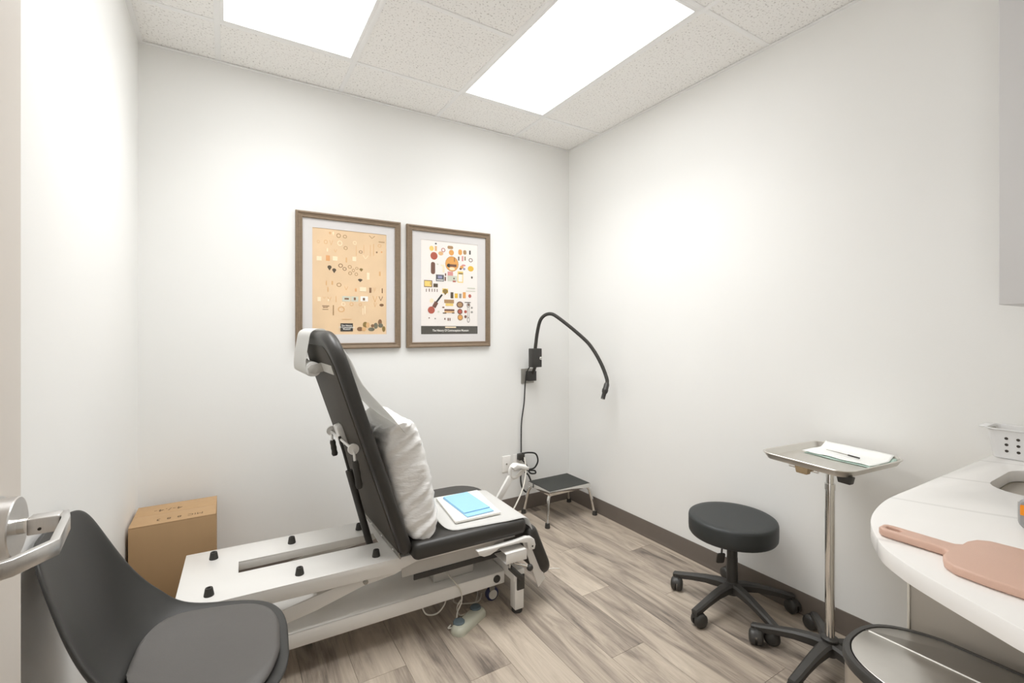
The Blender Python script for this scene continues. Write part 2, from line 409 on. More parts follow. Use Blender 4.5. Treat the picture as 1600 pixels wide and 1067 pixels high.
# ------------------------------------------------------------------ framed posters
INK = dict(br=(172,136,92), bd=(132,96,64), tn=(222,178,126), cr=(248,228,196), dk=(84,70,52), ol=(140,116,60), gr=(206,208,192), wh=(240,238,232), bk=(50,46,42), bk2=(78,74,68),
           gn=(112,110,92), rd=(176,84,66), yl=(238,206,116), yd=(228,184,52), og=(224,160,80), bw=(112,74,58), pk=(214,146,142), bl=(150,150,182), dg=(88,88,94), gy=(150,146,140))
INK['or'] = (228,168,112)
P1 = [('ring','br',-70,276,26,27),('ring','br',-34,274,23,21),('ring','cr',-63,232,29,31),('ring','tn',-182,230,15,19),('ring','tn',-142,232,21,25),('v','tn',-112,230,21,28),('ring','br',-30,206,23,22),('ring','bd',58,190,22,18),('ring','cr',23,242,22,22),('rect','tn',32,194,3,61),('rect','tn',77,208,3,49),('rect','tn',116,202,3,73),('rect','tn',136,210,4,73),('v','br',126,287,39,16),('rect','or',-130,138,22,32),('drop','dk',-121,81,24,31),('drop','dk',-95,66,23,29),('ring','bd',-59,99,26,24),('ring','bd',-36,81,23,21),('ring','br',-6,95,23,21),('ring','br',-4,57,22,21),('ring','br',35,89,18,16),('ring','br',15,75,17,20),('ring','br',32,53,19,20),('drop','ol',61,81,22,20),('drop','dk',55,17,28,20),('rect','tn',174,65,11,27),('v','cr',87,160,35,23),('ring','tn',172,238,23,20),('rect','cr',-133,186,7,19),('v','tn',-88,184,18,19),('dot','bd',155,196,10,10),('dot','or',185,200,10,10),('rect','cr',-178,133,27,25),('rect','cr',-90,139,27,25),('rect','cr',20,145,22,26),('rect','tn',-26,135,8,29),('rect','cr',103,46,16,43),('drop','tn',-118,285,15,18),('drop','cr',-100,284,9,25),('rect','br',185,262,37,5),('ring','br',-68,-16,28,24),('rect','gr',-26,-97,47,31),('rect','gr',23,-97,41,30),('rect','wh',79,-94,45,31),('rect','bd',-24,-97,25,10),('rect','bd',23,-96,12,16),('rect','bd',77,-96,13,16),('rect','bd',116,-40,13,31),('rect','bd',189,-40,6,30),('v','bd',180,-89,27,27),('ring','cr',-43,-129,24,24),('dot','bd',185,-129,27,17),('rect','bd',-142,-143,39,4),('rect','bd',-144,-151,27,4),('rect','bd',-144,-163,33,3),('rect','br',-100,-167,6,60),('ring','tn',4,-129,22,23),('ring','tn',55,-129,19,20),('v','tn',144,-93,30,37),('v','tn',145,-129,20,26),('ring','tn',-55,-161,40,35),('rect','cr',83,-161,6,49),('rect','cr',71,-171,5,39),('rect','tn',-24,-220,59,3),('dot','ol',85,-252,29,36),('dot','tn',100,-254,22,33),('dot','bd',53,-278,35,26),('dot','tn',77,-278,26,27),('dot','gn',122,-280,40,23),('dot','gn',149,-258,26,37),('dot','bd',175,-236,24,37),('dot','gn',179,-256,30,27),('dot','ol',198,-278,20,36),('dot','bd',129,-258,20,20),('rect','cr',-178,-104,18,25),('v','tn',-151,-94,18,12),('v','tn',-121,-99,24,19),('rect','tn',-85,-101,4,35),('rect','cr',-127,-109,9,12),('rect','tn',-130,-46,6,28),('v','tn',-27,-34,22,22),('rect','or',29,-42,10,19),('rect','cr',71,-36,38,26),('v','tn',142,-34,13,26),('rect','tn',-106,-6,9,22),('rect','tn',-139,-8,6,26),('rect','bk',-24,-268,72,48)]
P2 = [('dot','yl',-133,256,32,34),('rect','bk',-103,290,13,9),('rect','tn',-103,258,15,33),('dot','rd',-116,208,50,51),('pill','bw',-123,127,30,80),('ring','rd',-50,252,29,28),('dot','tn',-68,228,36,27),('pill','br',1,274,42,21),('dot','og',9,240,37,38),('pill','og',74,248,29,38),('pill','br',109,250,25,31),('rect','bk',148,252,12,28),('dot','og',13,164,94,99),('ring','br',13,164,98,103),('dot','bk',-10,152,28,25),('rect','bw',22,153,49,17),('dot','cr',14,131,42,20),('rect','bw',31,194,5,27),('rect','dk',63,204,10,27),('rect','pk',92,206,12,35),('rect','ol',111,208,9,28),('ring','bw',154,200,31,28),('dot','og',86,147,27,21),('dot','pk',100,160,31,14),('dot','bl',104,136,19,17),('dot','bw',77,135,19,14),('dot','yd',154,141,45,38),('dot','dk',163,81,15,16),('rect','dg',-74,64,57,44),('rect','bl',-74,70,29,17),('rect','wh',-74,51,46,6),('rect','bw',-34,89,9,17),('rect','bw',-36,60,11,27),('rect','pk',1,95,39,32),('rect','gr',16,65,72,38),('rect','rd',30,47,23,10),('dot','dk',28,66,12,11),('rect','yl',75,79,42,77),('rect','wh',75,72,30,50),('rect','ol',79,103,34,10),('rect','bw',-157,22,57,45),('rect','yl',-158,22,48,36),('rect','dk',-105,13,31,24),('rect','dk',-141,24,3,20),('rect','cr',-58,149,22,10),('rect','cr',-48,127,14,48),('dot','gr',-90,155,14,10),('rect','bw',-170,-22,5,20),('rect','bw',-149,-20,6,20),('rect','bw',-130,-20,5,20),('rect','bw',-112,-20,5,20),('rect','bw',-94,-20,5,20),('rect','yl',-36,-20,41,31),('drop','ol',-36,-28,41,41),('rect','dk',13,-48,21,41),('rect','yd',44,-50,23,31),('rect','gy',75,-50,17,31),('rect','og',105,-44,22,41),('dot','rd',147,-48,23,25),('dot','cr',-133,-89,28,30),('bar','bk',-79,-72,12,66,-38),('bar','bw',-108,-115,27,40,-30),('dot','rd',-135,-151,49,48),('rect','br',-8,-90,71,24),('rect','yl',-6,-112,56,17),('rect','bw',-6,-149,73,13),('rect','tn',-6,-161,71,12),('rect','dk',-41,-169,26,7),('rect','dk',22,-167,19,7),('dot','bw',-50,-131,18,9),('dot','br',72,-110,50,43),('ring','bw',72,-110,51,44),('dot','rd',72,-157,38,36),('ring','bw',72,-157,39,37),('dot','og',74,-197,40,41),('ring','br',74,-197,41,42),('dot','rd',114,-157,21,21),('dot','bw',114,-191,19,21),('rect','dk',131,-93,47,5),('ring','gy',136,-112,28,31),('dot','bw',137,-110,16,14),('rect','gy',129,-157,3,77),('rect','gy',142,-157,3,77),('ring','gy',136,-213,22,39),('dot','gy',162,-129,16,14),('dot','gy',162,-159,18,14),('dot','bw',-150,-203,10,7),('dot','gy',-108,-207,11,9),('rect','bw',-39,-208,8,12),('rect','bw',-15,-211,8,19),('rect','bw',-2,-211,7,19),('dot','gr',-85,-161,15,13),('rect','gr',158,6,59,7),('rect','gr',154,-14,71,5),('rect','bk2',0,-283,413,54),('rect','cr',3,-264,79,9)]
def print_mesh(motifs, parent, y):
    bm = bmesh.new(); lay = bm.loops.layers.float_color.new('ink')
    def face(pts, c, k):
        f = bm.faces.new([bm.verts.new((px, y - .0002 - k*1.2e-5, pz)) for px, pz in pts])
        for l in f.loops: l[lay] = c
    for k, mt in enumerate(motifs):
        kind, cn, x, z, w_, h_ = mt[:6]; c = col(INK[cn]); x, z, a, b_ = x/1000, z/1000, w_/2000, h_/2000
        if kind == 'rect': face([(x-a,z-b_),(x+a,z-b_),(x+a,z+b_),(x-a,z+b_)], c, k)
        elif kind == 'bar':
            t = R(mt[6]); ct, st = math.cos(t), math.sin(t)
            face([(x+p*ct-q*st, z+p*st+q*ct) for p, q in ((-a,-b_),(a,-b_),(a,b_),(-a,b_))], c, k)
        elif kind == 'dot': face([(x+a*math.cos(i*math.pi/8), z+b_*math.sin(i*math.pi/8)) for i in range(16)], c, k)
        elif kind == 'pill':
            r = min(a, b_)*.9; face([(x+p, z+q) for p, q in rrect(-a, a, -b_, b_, r, 0, 4)], c, k)
        elif kind == 'drop':
            face([(x+a*math.cos(i*math.pi/6), z+b_*.25+b_*.75*math.sin(i*math.pi/6)) for i in range(7)] + [(x, z-b_)], c, k)
        elif kind == 'v':
            t = a*.28
            face([(x-a,z+b_),(x-a+t,z+b_),(x+t*.4,z-b_),(x-t*.4,z-b_)], c, k); face([(x+a-t,z+b_),(x+a,z+b_),(x+t*.4,z-b_),(x-t*.4,z-b_)], c, k)
        elif kind == 'ring':
            q = .68 if a < .03 else .95
            for i in range(16):
                A, B_ = i*math.pi/8, (i+1)*math.pi/8
                face([(x+a*math.cos(A), z+b_*math.sin(A)), (x+a*math.cos(B_), z+b_*math.sin(B_)), (x+a*q*math.cos(B_), z+b_*q*math.sin(B_)), (x+a*q*math.cos(A), z+b_*q*math.sin(A))], c, k)
    me = bpy.data.meshes.new('printed_motifs'); bm.to_mesh(me); bm.free(); me.materials.append(M['poster_ink'])
    o = bpy.data.objects.new('printed_motifs', me); C.objects.link(o); o.parent = parent; o['kind'] = 'stuff'; return o
def picture(cx, cz, pw, ph, poster_mat, motifs, label):
    t = thing('framed_poster', label, 'picture', (cx, YB, cz), 0, 'framed posters on the back wall')
    W, H_, fw = .304, .3975, .036
    prof = [(0, 0), (0, -.020), (.004, -.025), (.010, -.026), (.014, -.022), (.026, -.019), (.031, -.022), (.036, -.020), (.036, -.006), (.03, 0)]
    for s in range(4):
        bm = MB(); rs = []
        for e in (0, 1):
            ring = []
            for a, yy in prof:
                if s == 0: p = ((-W+a, H_-a), (W-a, H_-a))[e]
                elif s == 1: p = ((W-a, H_-a), (W-a, -H_+a))[e]
                elif s == 2: p = ((W-a, -H_+a), (-W+a, -H_+a))[e]
                else: p = ((-W+a, -H_+a), (-W+a, H_-a))[e]
                ring.append((p[0], yy, p[1]))
            rs.append(ring)
        bm.rings(rs); bm.obj('frame_bar', 'frame_wood', t, smooth=25)
    m = MB(); iw, ih = W-.034, H_-.034; a, b_ = pw/2, ph/2
    for dd in ((-iw, -a, -ih, ih), (a, iw, -ih, ih), (-a, a, -ih, -b_), (-a, a, b_, ih)): m.box(dd[0], dd[1], -.0125, -.0105, dd[2], dd[3])
    m.obj('mat_board', 'mat_board', t, smooth=0)
    m = MB(); m.box(-a-.005, a+.005, -.0103, -.0085, -b_-.005, b_+.005); p = m.obj('poster', poster_mat, t, smooth=0)
    print_mesh(motifs, p, -.0103)
    m = MB(); m.box(-iw, iw, -.0152, -.0138, -ih, ih); m.obj('glass', 'picture_glass', t, smooth=0)
    return p
RX = Matrix.Rotation(R(90), 4, 'X')
p = picture(.630, 1.618, .430, .620, 'poster_tan', P1, 'framed tan poster of many small rings and shapes, left of the two')
text_obj('logo_text', 'The History\nOf Contraception\nMuseum', .0125, 'print_white', p, Matrix.Translation((-.024, -.0122, -.268)) @ RX, bold=.0003)
p = picture(1.278, 1.616, .413, .620, 'poster_white', P2, 'framed white poster of coloured objects over a dark title band, right of the two')
text_obj('title_text', 'The History Of Contraception Museum', .0205, 'print_white', p, Matrix.Translation((.005, -.0122, -.286)) @ RX @ Matrix.Diagonal((.80, 1, 1, 1)), bold=.0004)

# ------------------------------------------------------------------ examination table (local u along its length, v across)
TH = R(-1.5)
tb = thing('exam_table', 'white steel exam table with black cushions and raised backrest', 'exam table', (.2425, 2.149, 0), TH)
# upper frame with slot; slopes a touch towards the seat
U0, U1, V0, V1 = -.400, .955, -.215, .245
m = MB()
def zt(u): return .3715 - .010*u
def ring_e(bm, pts):
    v = [bm.verts.new((a, b_, zt(a))) for a, b_ in pts]; return [bm.edges.new((v[i], v[(i+1) % len(v)])) for i in range(len(v))]
ee = ring_e(m.bm, [(U0,V0),(U1,V0),(U1,V1),(U0,V1)]) + ring_e(m.bm, [(-.206,-.024),(.345,-.024),(.345,.078),(-.206,.078)])
bmesh.ops.triangle_fill(m.bm, use_beauty=True, edges=ee)
g_ = bmesh.ops.extrude_face_region(m.bm, geom=m.bm.faces[:])
bmesh.ops.translate(m.bm, vec=(0,0,-.006), verts=[q for q in g_['geom'] if isinstance(q, bmesh.types.BMVert)])
for v0, v1 in ((V0, V0+.004), (V1-.004, V1)):
    m.prism([(U0, zt(U0)-.001), (U0, zt(U0)-.055), (.36, zt(.36)-.060), (.46, zt(.46)-.034), (U1, zt(U1)-.034), (U1, zt(U1)-.001)], v0, v1, 'y')
m.box(U0, U0+.004, V0, V1, .315, .370)
for v0, v1 in ((-.028, -.024), (.078, .082)): m.box(-.206, .345, v0, v1, .335, .368)
m.obj('upper_frame', 'white_steel', tb, smooth=0, bevel=.003)
# rubber bumpers
bump = None
for (u, v) in ((-.297,.155),(-.297,-.155),(0,.156),(.003,-.155),(.296,.157),(.302,-.153)):
    m = MB(); m.lathe([(.0165, 0), (.0165, .003), (.0125, .026), (.0115, .028), (.006, .028), (.005, .024)], (0,0,0), 20)
    m.obj('rubber_bumper', 'black_rubber', tb, loc=(u, v, zt(u)))
# lower frame
m = MB()
m.box(-.36, .905, -.20, .20, .166, .172); m.box(-.36, .905, -.20, -.195, .112, .172); m.box(-.36, .905, .195, .20, .112, .172)
m.box(-.36, -.355, -.2, .2, .112, .172); m.box(.900, .905, -.2, .2, .112, .172)
m.obj('lower_frame', 'white_steel', tb, smooth=0, bevel=.004)
for u in (.938, -.385):
    m = MB(); m.box(u-.03, u+.028, -.285, .285, .150, .205); m.obj('cross_bar', 'white_steel', tb, smooth=0, bevel=.004)
    for v in (-.262, .262):
        m = MB(); m.box(u-.024, u+.024, v-.024, v+.024, .018, .204); leg = m.obj('leg', 'white_steel', tb, smooth=0, bevel=.003)
        m = MB(); m.lathe([(.024, 0), (.026, .004), (.024, .016), (.012, .02)], (u, v, 0), 20); m.obj('foot_pad', 'black_rubber', leg)
        m = MB(); s = 1 if v > 0 else -1
        m.box(u-.016, u+.024, min(v+s*.0245, v+s*.031), max(v+s*.0245, v+s*.031), .112, .182); m.obj('leg_cap', 'black_plastic', leg, smooth=0, bevel=.002)
    for v in (-.125, .125):
        uu = u - .07 if u > 0 else u + .07
        m = MB(); m.tube([(uu, v, .11), (uu, v, .135)], .014, 14); m.prism([(uu-.02, .11), (uu+.02, .11), (uu+.014, .035), (uu-.006, .03)], v-.014, v-.011, 'y'); m.prism([(uu-.02, .11), (uu+.02, .11), (uu+.014, .035), (uu-.006, .03)], v+.011, v+.014, 'y')
        cs = m.obj('caster', 'grey_metal', tb, smooth=0)
        m = MB(); m.lathe([(.026, -.010), (.033, -.008), (.033, .008), (.026, .010)], (uu+.006, v, .033), 24, 'y'); w1 = m.obj('wheel', 'caster_blue', cs)
        m = MB(); m.lathe([(.022, -.0165), (.022, .0165)], (uu+.006, v, .033), 20, 'y'); m.lathe([(.008, -.018), (.008, .018)], (uu+.006, v, .033), 12, 'y'); m.obj('wheel_hub', 'cord_white', cs)
# lifting arms
for v in (-.192, .182):
    m = MB(); m.prism([(-.30, .176), (-.27, .174), (.06, .232), (.24, .279), (.37, .292), (.43, .312), (.42, .345), (.30, .335), (-.07, .266), (-.30, .205)], v-.004, v+.004, 'y')
    a = m.obj('lift_arm', 'white_steel', tb, smooth=0, bevel=.002)
    m = MB(); s = -1 if v < 0 else 1
    m.lathe([(.010, 0), (.010, s*.008), (.006, s*.009), (.006, s*.012)], (.248, v+s*.004, .295), 14, 'y'); m.obj('pivot_bolt', 'grey_metal', a)
m = MB(); m.box(.07, .11, -.186, .176, .238, .262); m.obj('arm_cross_tube', 'white_steel', tb, bevel=.006)
# under-seat rail, motor housing
m = MB(); m.box(.452, .90, -.204, -.196, .247, .272); m.obj('side_rail', 'black_plastic', tb, smooth=0, bevel=.001)
m = MB(); m.box(.40, .90, -.20, -.195, .272, .334); m.obj('rail_web', 'grey_plastic', tb, smooth=0)
m = MB(); m.box(.40, .90, .190, .195, .25, .334); m.obj('rail_web', 'grey_metal', tb, smooth=0)
m = MB(); m.box(.565, .77, -.14, .06, .172, .245); m.obj('motor_housing', 'grey_plastic', tb, bevel=.008)
m = MB(); m.lathe([(.018, 0), (.018, -.004), (.014, -.007)], (.862, -.20, .142), 20, 'y'); m.obj('frame_plug', 'black_plastic', tb)
# seat cushion
fn = lambda i: rrect(.425, .985, -.285, .335, (.15, .03, .03, .03), i)
m = MB(); m.rings(slab_rings(fn, .363, .437, .026)); m.obj('seat_cushion', 'black_vinyl', tb, smooth=60)
# leg cushion hanging at the end
fn = lambda i: rrect(0, .285, -.285, .335, (.08, .03, .03, .08), i)
m = MB(); m.rings(slab_rings(fn, 0, .062, .026))
m.xf(Matrix.Translation((1.010, 0, .372)) @ Matrix.Rotation(R(67), 4, 'Y') @ Matrix.Translation((-.01, 0, -.03)))
m.obj('leg_cushion', 'black_vinyl', tb, smooth=60)
for v in (-.262, .29):
    m = MB(); m.prism([(.962, .335), (1.020, .345), (1.098, .112), (1.058, .078), (.985, .275)], v-.004, v+.004, 'y')
    m.obj('leg_cushion_bracket', 'white_steel', tb, smooth=0, bevel=.002)
# folded stirrup on the near side and its clamp box, knobs
m = MB(); m.prism([(.709,.352), (.720,.330), (.745,.318), (.775,.319), (.805,.330), (.822,.340), (.93,.338), (.972,.330), (.979,.297), (.995,.290), (1.014,.290), (1.019,.312), (1.012,.338), (.995,.352), (.965,.358), (.90,.352), (.80,.350)], -.302, -.278, 'y')
st = m.obj('stirrup', 'white_steel', tb, smooth=0, bevel=.004)
m = MB(); m.lathe([(.004, 0), (.004, -.002)], (1.0, -.302, .308), 12, 'y'); m.obj('stirrup_screw', 'dark_hole', st)
m = MB()
m.box(.846, .957, -.322, -.318, .266, .313); m.box(.846, .957, -.322, -.20, .309, .313); m.box(.953, .957, -.322, -.20, .266, .313); m.box(.846, .957, -.322, -.20, .266, .269)
m.obj('clamp_box', 'white_steel', tb, smooth=0, bevel=.002)
m = MB(); m.tube([(.885, -.30, .266), (.905, -.30, .25), (.965, -.315, .226)], .005, 10); k = m.obj('clamp_lever', 'chrome', tb)
m = MB(); m.ball((.975, -.318, .22), .016); m.obj('lever_knob', 'black_plastic', k)
m = MB(); m.tube([(.872, -.30, .266), (.872, -.31, .244), (.925, -.32, .188)], .005, 10); k = m.obj('clamp_lever', 'chrome', tb)
m = MB(); m.tube([(.872, -.312, .243), (.928, -.322, .184)], .0125, 14); m.obj('lever_grip', 'black_plastic', k)
# far stirrup, raised
m = MB(); m.strip([(1.17, .36, .285), (1.262, .36, .415)], .020, .036)
loop = smooth_path([(1.262, .36, .412), (1.256, .36, .44), (1.262, .36, .468), (1.285, .36, .484), (1.33, .36, .472), (1.372, .36, .456), (1.350, .36, .436), (1.318, .36, .414), (1.29, .36, .404)], 4, True)
m.tube(loop, .0125, 8, close=True)
m.strip([(1.262, .345, .47), (1.285, .345, .484), (1.372, .345, .456)], .05, .018)
m.obj('stirrup', 'white_steel', tb, smooth=40, bevel=.002)
m = MB(); m.tube([(.98, .30, .29), (1.17, .36, .288)], .011, 12); m.obj('stirrup_arm', 'white_steel', tb)
# backrest (turned a few degrees on its hinge)
KB = Matrix.Rotation(R(3.0), 4, 'Z')
ang = math.atan2(.303, .92)                     # lean from vertical
Lb = .985
MBK = KB @ Matrix.Translation((.425, 0, .395)) @ Matrix.Rotation(-ang, 4, 'Y') @ Matrix.Rotation(R(-90), 4, 'Y')
# local: x -> up the backrest, y -> across, z -> backwards (away from the sitter)
def bk(m, name, mat, parent=tb, **k): m.xf(MBK); return m.obj(name, mat, parent, **k)
fn = lambda i: rrect(0, Lb+.01, -.285, .315, (.13, .04, .04, .13), i)
m = MB(); m.rings(slab_rings(fn, 0, .054, .025)); bk(m, 'back_cushion', 'black_vinyl', smooth=60)
fn = lambda i: rrect(.0, Lb-.045, -.25, .28, (.11, .02, .02, .11), i)
m = MB(); m.rings(slab_rings(fn, .048, .058, .003)); board = bk(m, 'back_board', 'board_black', smooth=60)
m = MB(); m.box(-.006, .022, -.255, .285, .056, .062); hb = bk(m, 'hinge_bar', 'grey_metal', smooth=0, bevel=.001)
for v in (-.18, -.02, .14, .24):
    m = MB(); m.lathe([(.006, .062), (.005, .0645), (.002, .066)], (.008, v, 0), 12); bk(m, 'screw', 'chrome', hb)
# paper-roll holder
m = MB(); m.box(.822, .862, -.225, -.022, .0582, .0612); m.prism([(.822,.0585),(.862,.0585),(.866,.10),(.856,.118),(.838,.118),(.826,.10)], -.027, -.0235, 'y'); m.xf(Matrix.Identity(4)); bk(m, 'roll_bracket', 'grey_plastic', smooth=0, bevel=.002)
m = MB(); m.prism([(.822,.056),(.862,.056),(.866,.10),(.856,.118),(.838,.118),(.826,.10)], .322, .3255, 'y'); bk(m, 'roll_bracket', 'grey_plastic', smooth=0, bevel=.002)
# gas strut
m = MB(); m.tube([(.318, .027, .34), (.224, .027, .700)], .0155, 16); gs = m.obj('gas_strut', 'black_plastic', tb)
m = MB(); m.tube([(.2245, .027, .698), (.183, .027, .858)], .006, 12); m.obj('strut_rod', 'black_rubber', gs)
# recline release: plate, cross rod, two hanging grips
m = MB(); m.prism(rrect(.465, .56, .02, .095, .018), .057, .083); rp = bk(m, 'release_plate', 'white_steel', bevel=.003)
m = MB(); m.tube([(.50, .215, .082), (.50, -.215, .082)], .006, 10); bk(m, 'release_rod', 'white_steel')
for v, gl in ((.21, .075), (-.205, .115)):
    m = MB(); m.lathe([(.022, v-.006), (.022, v+.006)], (.082, 0, 0), 18, 'y')
    for vv in m.bm.verts: vv.co = Vector((vv.co.z + .505, vv.co.y, vv.co.x))
    pv = bk(m, 'lever_pivot', 'white_steel')
    m = MB(); m.tube([(.50, v, .082), (.475, v-.012, .090), (.455, v-.014, .095)], .0055, 10); bk(m, 'lever_rod', 'white_steel', pv)
    m = MB(); m.tube([(.462-gl*t, v-.014, .093+gl*.16*t) for t in (0, .15, .32, .5, .66, .88, 1)], [.011, .0135, .012, .0135, .012, .0145, .011], 14)
    bk(m, 'lever_grip', 'black_rubber', pv, smooth=70)

# paper roll and the sheet pulled over the table
def world_t(p, rot=True):
    v = Vector(p)
    return Matrix.Translation((.2425, 2.149, 0)) @ Matrix.Rotation(TH, 4, 'Z') @ v
def back_pt(s, v, z): return MBK @ Vector((s, v, z))
pr = thing('paper_roll', 'roll of white exam paper pulled over the backrest, pillow and seat', 'paper roll', (.2425, 2.149, 0), TH)
m = MB(); m.lathe([(.012, -.02), (.031, -.02), (.031, .315), (.012, .315)], (0, 0, 0), 28, 'y')
for vv in m.bm.verts: vv.co = Vector((vv.co.x + .845, vv.co.y, vv.co.z + .096))
m.xf(MBK); m.obj('roll', 'exam_paper', pr)
m = MB(); m.lathe([(.0125, -.024), (.0125, .32)], (0, 0, 0), 20, 'y')
for vv in m.bm.verts: vv.co = Vector((vv.co.x + .845, vv.co.y, vv.co.z + .096))
m.xf(MBK); m.obj('roll_core', 'dark_hole', pr)
# sheet profile: list of (point at near edge, point at far edge)
prof = []
def bp(s, z, va=-.018, vb=.312): prof.append((back_pt(s, va, z), back_pt(s, vb, z)))
bp(.815, .099); bp(.823, .119); bp(.845, .1275); bp(.90, .108); bp(.96, .078); bp(.995, .058); bp(1.0045, .034); bp(1.000, .012); bp(.985, -.004, -.03, .31)
bp(.93, -.008, -.16, .31); bp(.86, -.009, -.27, .305); bp(.76, -.016, -.298, .30)
for u, h, a, b_ in ((.330, .985, -.300, .295), (.405, .895, -.245, .285), (.490, .805, -.13, .27), (.540, .735, -.09, .25), (.556, .66, -.09, .24), (.559, .58, -.11, .23), (.566, .50, -.15, .22), (.585, .455, -.19, .20), (.62, .4405, -.235, .19),
                  (.70, .4395, -.25, .185), (.80, .4395, -.262, .18), (.90, .4395, -.272, .172), (.965, .4385, -.272, .165), (.995, .428, -.272, .16), (1.006, .405, -.275, .155), (1.012, .375, -.28, .15)):
    prof.append((Vector((u, a, h)), Vector((u, b_, h))))
m = MB(); N_ = 18; vs = []; fs = []
NP = smooth_path([p[0] for p in prof], 3); FP = smooth_path([p[1] for p in prof], 3)
for i, (a, b_) in enumerate(zip(NP, FP)):
    for k in range(N_+1):
        t = k/N_; p = a.lerp(b_, t)
        amp = .004 if 33 <= i <= 56 else .0006
        p = p + Vector((1, 0, 0))*amp*noise.noise(Vector((p.x*6, p.y*16, p.z*5))) if i < 60 else p + Vector((0,0,1))*abs(.0012*noise.noise(p*14))
        vs.append(tuple(p))
for i in range(len(NP)-1):
    for k in range(N_):
        a = i*(N_+1)+k; fs.append((a, a+1, a+N_+2, a+N_+1))
m.raw(vs, fs); sh = m.obj('paper_sheet', 'paper_sheet', pr, smooth=80)
md = sh.modifiers.new('thick', 'SOLIDIFY'); md.thickness = .0008; md.offset = 1

# pillow leaning on the backrest
m = MB(); rs = []; nu, nv = 44, 70
A_, Bh, Tk = .245, .262, .098
def pil(s, t):
    # s,t in [-1,1]: across, up
    fx = (1-abs(s)**5)**.5 if abs(s) < 1 else 0; fy = (1-abs(t)**4)**.5 if abs(t) < 1 else 0
    th = (fx*fy)**.55
    return th
for side in (1, -1):
    vs = []; fs = []
    for j in range(nv+1):
        for i in range(nu+1):
            s = math.sin(math.pi/2*(-1+2*i/nu)); t = math.sin(math.pi/2*(-1+2*j/nv))
            th = pil(s, t)
            pinch = 1 - .05*(1-abs(s))*abs(t)**3
            y = A_*s*(1 - .06*(1-abs(t)**2)*abs(s)**3); x = Bh*t*(1 - .05*(1-abs(s)**2)*abs(t)**3)
            z = side*Tk*th
            es = abs(s)**2; q1 = noise.noise(Vector((x*34 + z*16, z*5 + side*0, s*2.0 + 7))); q2 = noise.noise(Vector((x*75 + z*40, z*14, s*3.0)))
            y += math.copysign(1, s)*es*(.013*q1 + .006*q2)
            q3 = noise.noise(Vector((x*30 + y*20, y*14, side*3.3 + 1)))
            z += side*min(1, th*1.5)*(.007*q3 + .004*q2)
            vs.append((x, y, z))
    for j in range(nv):
        for i in range(nu):
            a = j*(nu+1)+i; fs.append((a, a+1, a+nu+2, a+nu+1))
    m.raw(vs, fs)
bmesh.ops.remove_doubles(m.bm, verts=m.bm.verts[:], dist=.0008)
m.xf(Matrix.Translation((.2425, 2.149, 0)) @ Matrix.Rotation(TH, 4, 'Z') @ Matrix.Translation((.437, -.005, .690)) @ Matrix.Rotation(R(-13), 4, 'Y') @ Matrix.Rotation(R(-90), 4, 'Y'))
tag(m.obj('pillow', 'pillow_plastic', None, smooth=180), 'white wrinkled pillow propped against the raised backrest', 'pillow')

# pads on the seat
def pad(name, mat, pts, z0, z1, label, cat, extra=None):
    m = MB(); P = [world_t((a, b_, 0)) for a, b_ in pts]
    m.prism([(p.x, p.y) for p in P], z0, z1); return tag(m.obj(name, mat, None, smooth=0, bevel=.0015), label, cat)
pad('folded_drape', 'pad_white', [(.655,-.187),(.888,-.192),(.922,.140),(.686,.145)], .4445, .4555, 'flat white folded drape lying on the seat under the blue pad', 'drape')
bl = thing('blue_pad', 'folded light blue absorbent pad on the white drape', 'pad', tuple(world_t((.785, -.03, .456))), TH + R(2))
m = MB(); m.box(-.072, .072, -.145, .142, 0, .006); m.obj('lower_fold', 'pad_blue', bl, smooth=0, bevel=.0025)
m = MB(); m.box(-.071, .071, -.108, .140, .0062, .0115); m.obj('upper_fold', 'pad_blue', bl, smooth=0, bevel=.0025)

# foot pedal with its cable
fp = thing('foot_pedal', 'beige two-button foot pedal lying on the floor under the table', 'foot pedal', (.935, 1.895, 0), R(27))
fn = lambda i: rrect(-.105, .105, -.036, .036, .030, i)
m = MB(); m.rings([[(q[0], q[1], 0) for q in fn(0)], [(q[0], q[1], .012) for q in fn(0)], [(q[0], q[1], .026) for q in fn(.006)], [(q[0], q[1], .033) for q in fn(.016)]]); m.obj('pedal_body', 'pedal_plastic', fp, smooth=50)
for x in (-.058, .068):
    m = MB(); m.lathe([(.026, .028), (.026, .036), (.023, .040), (.004, .041)], (x, .012, 0), 24); m.obj('pedal_button', 'pedal_button', fp)
tb_i = Matrix.Rotation(-R(27), 4, 'Z') @ Matrix.Translation((-.935, -1.895, 0))
def cable(name, pts, r, mat, parent, inv=None):
    P = smooth_path([(inv @ Vector(p)) if inv else p for p in pts], 6); m = MB(); m.tube(P, r, 8); return m.obj(name, mat, parent)
W_ = lambda u, v, z: world_t((u, v, z))
cable('cable', [W_(.62,-.10,.25), W_(.63,-.16,.205), W_(.65,-.205,.178), W_(.672,-.210,.135), W_(.675,-.207,.09), W_(.655,-.205,.045), W_(.635,-.235,.012), Vector((.835,1.90,.008)), Vector((.85,1.905,.016))], .0032, 'cord_white', fp, tb_i)
cable('cable', [W_(.672,-.207,.10), W_(.66,-.19,.06), W_(.68,-.18,.012), W_(.74,-.16,.006), W_(.80,-.10,.006), W_(.84,-.02,.006), W_(.78,.04,.006), W_(.70,-.06,.006), W_(.79,-.13,.016), W_(.85,-.06,.006)], .0032, 'cord_white', fp, tb_i)
cable('cable', [W_(.50,-.15,.11), W_(.52,-.165,.06), W_(.57,-.17,.05), W_(.61,-.165,.08), W_(.62,-.15,.112)], .0035, 'cord_white', fp, tb_i)

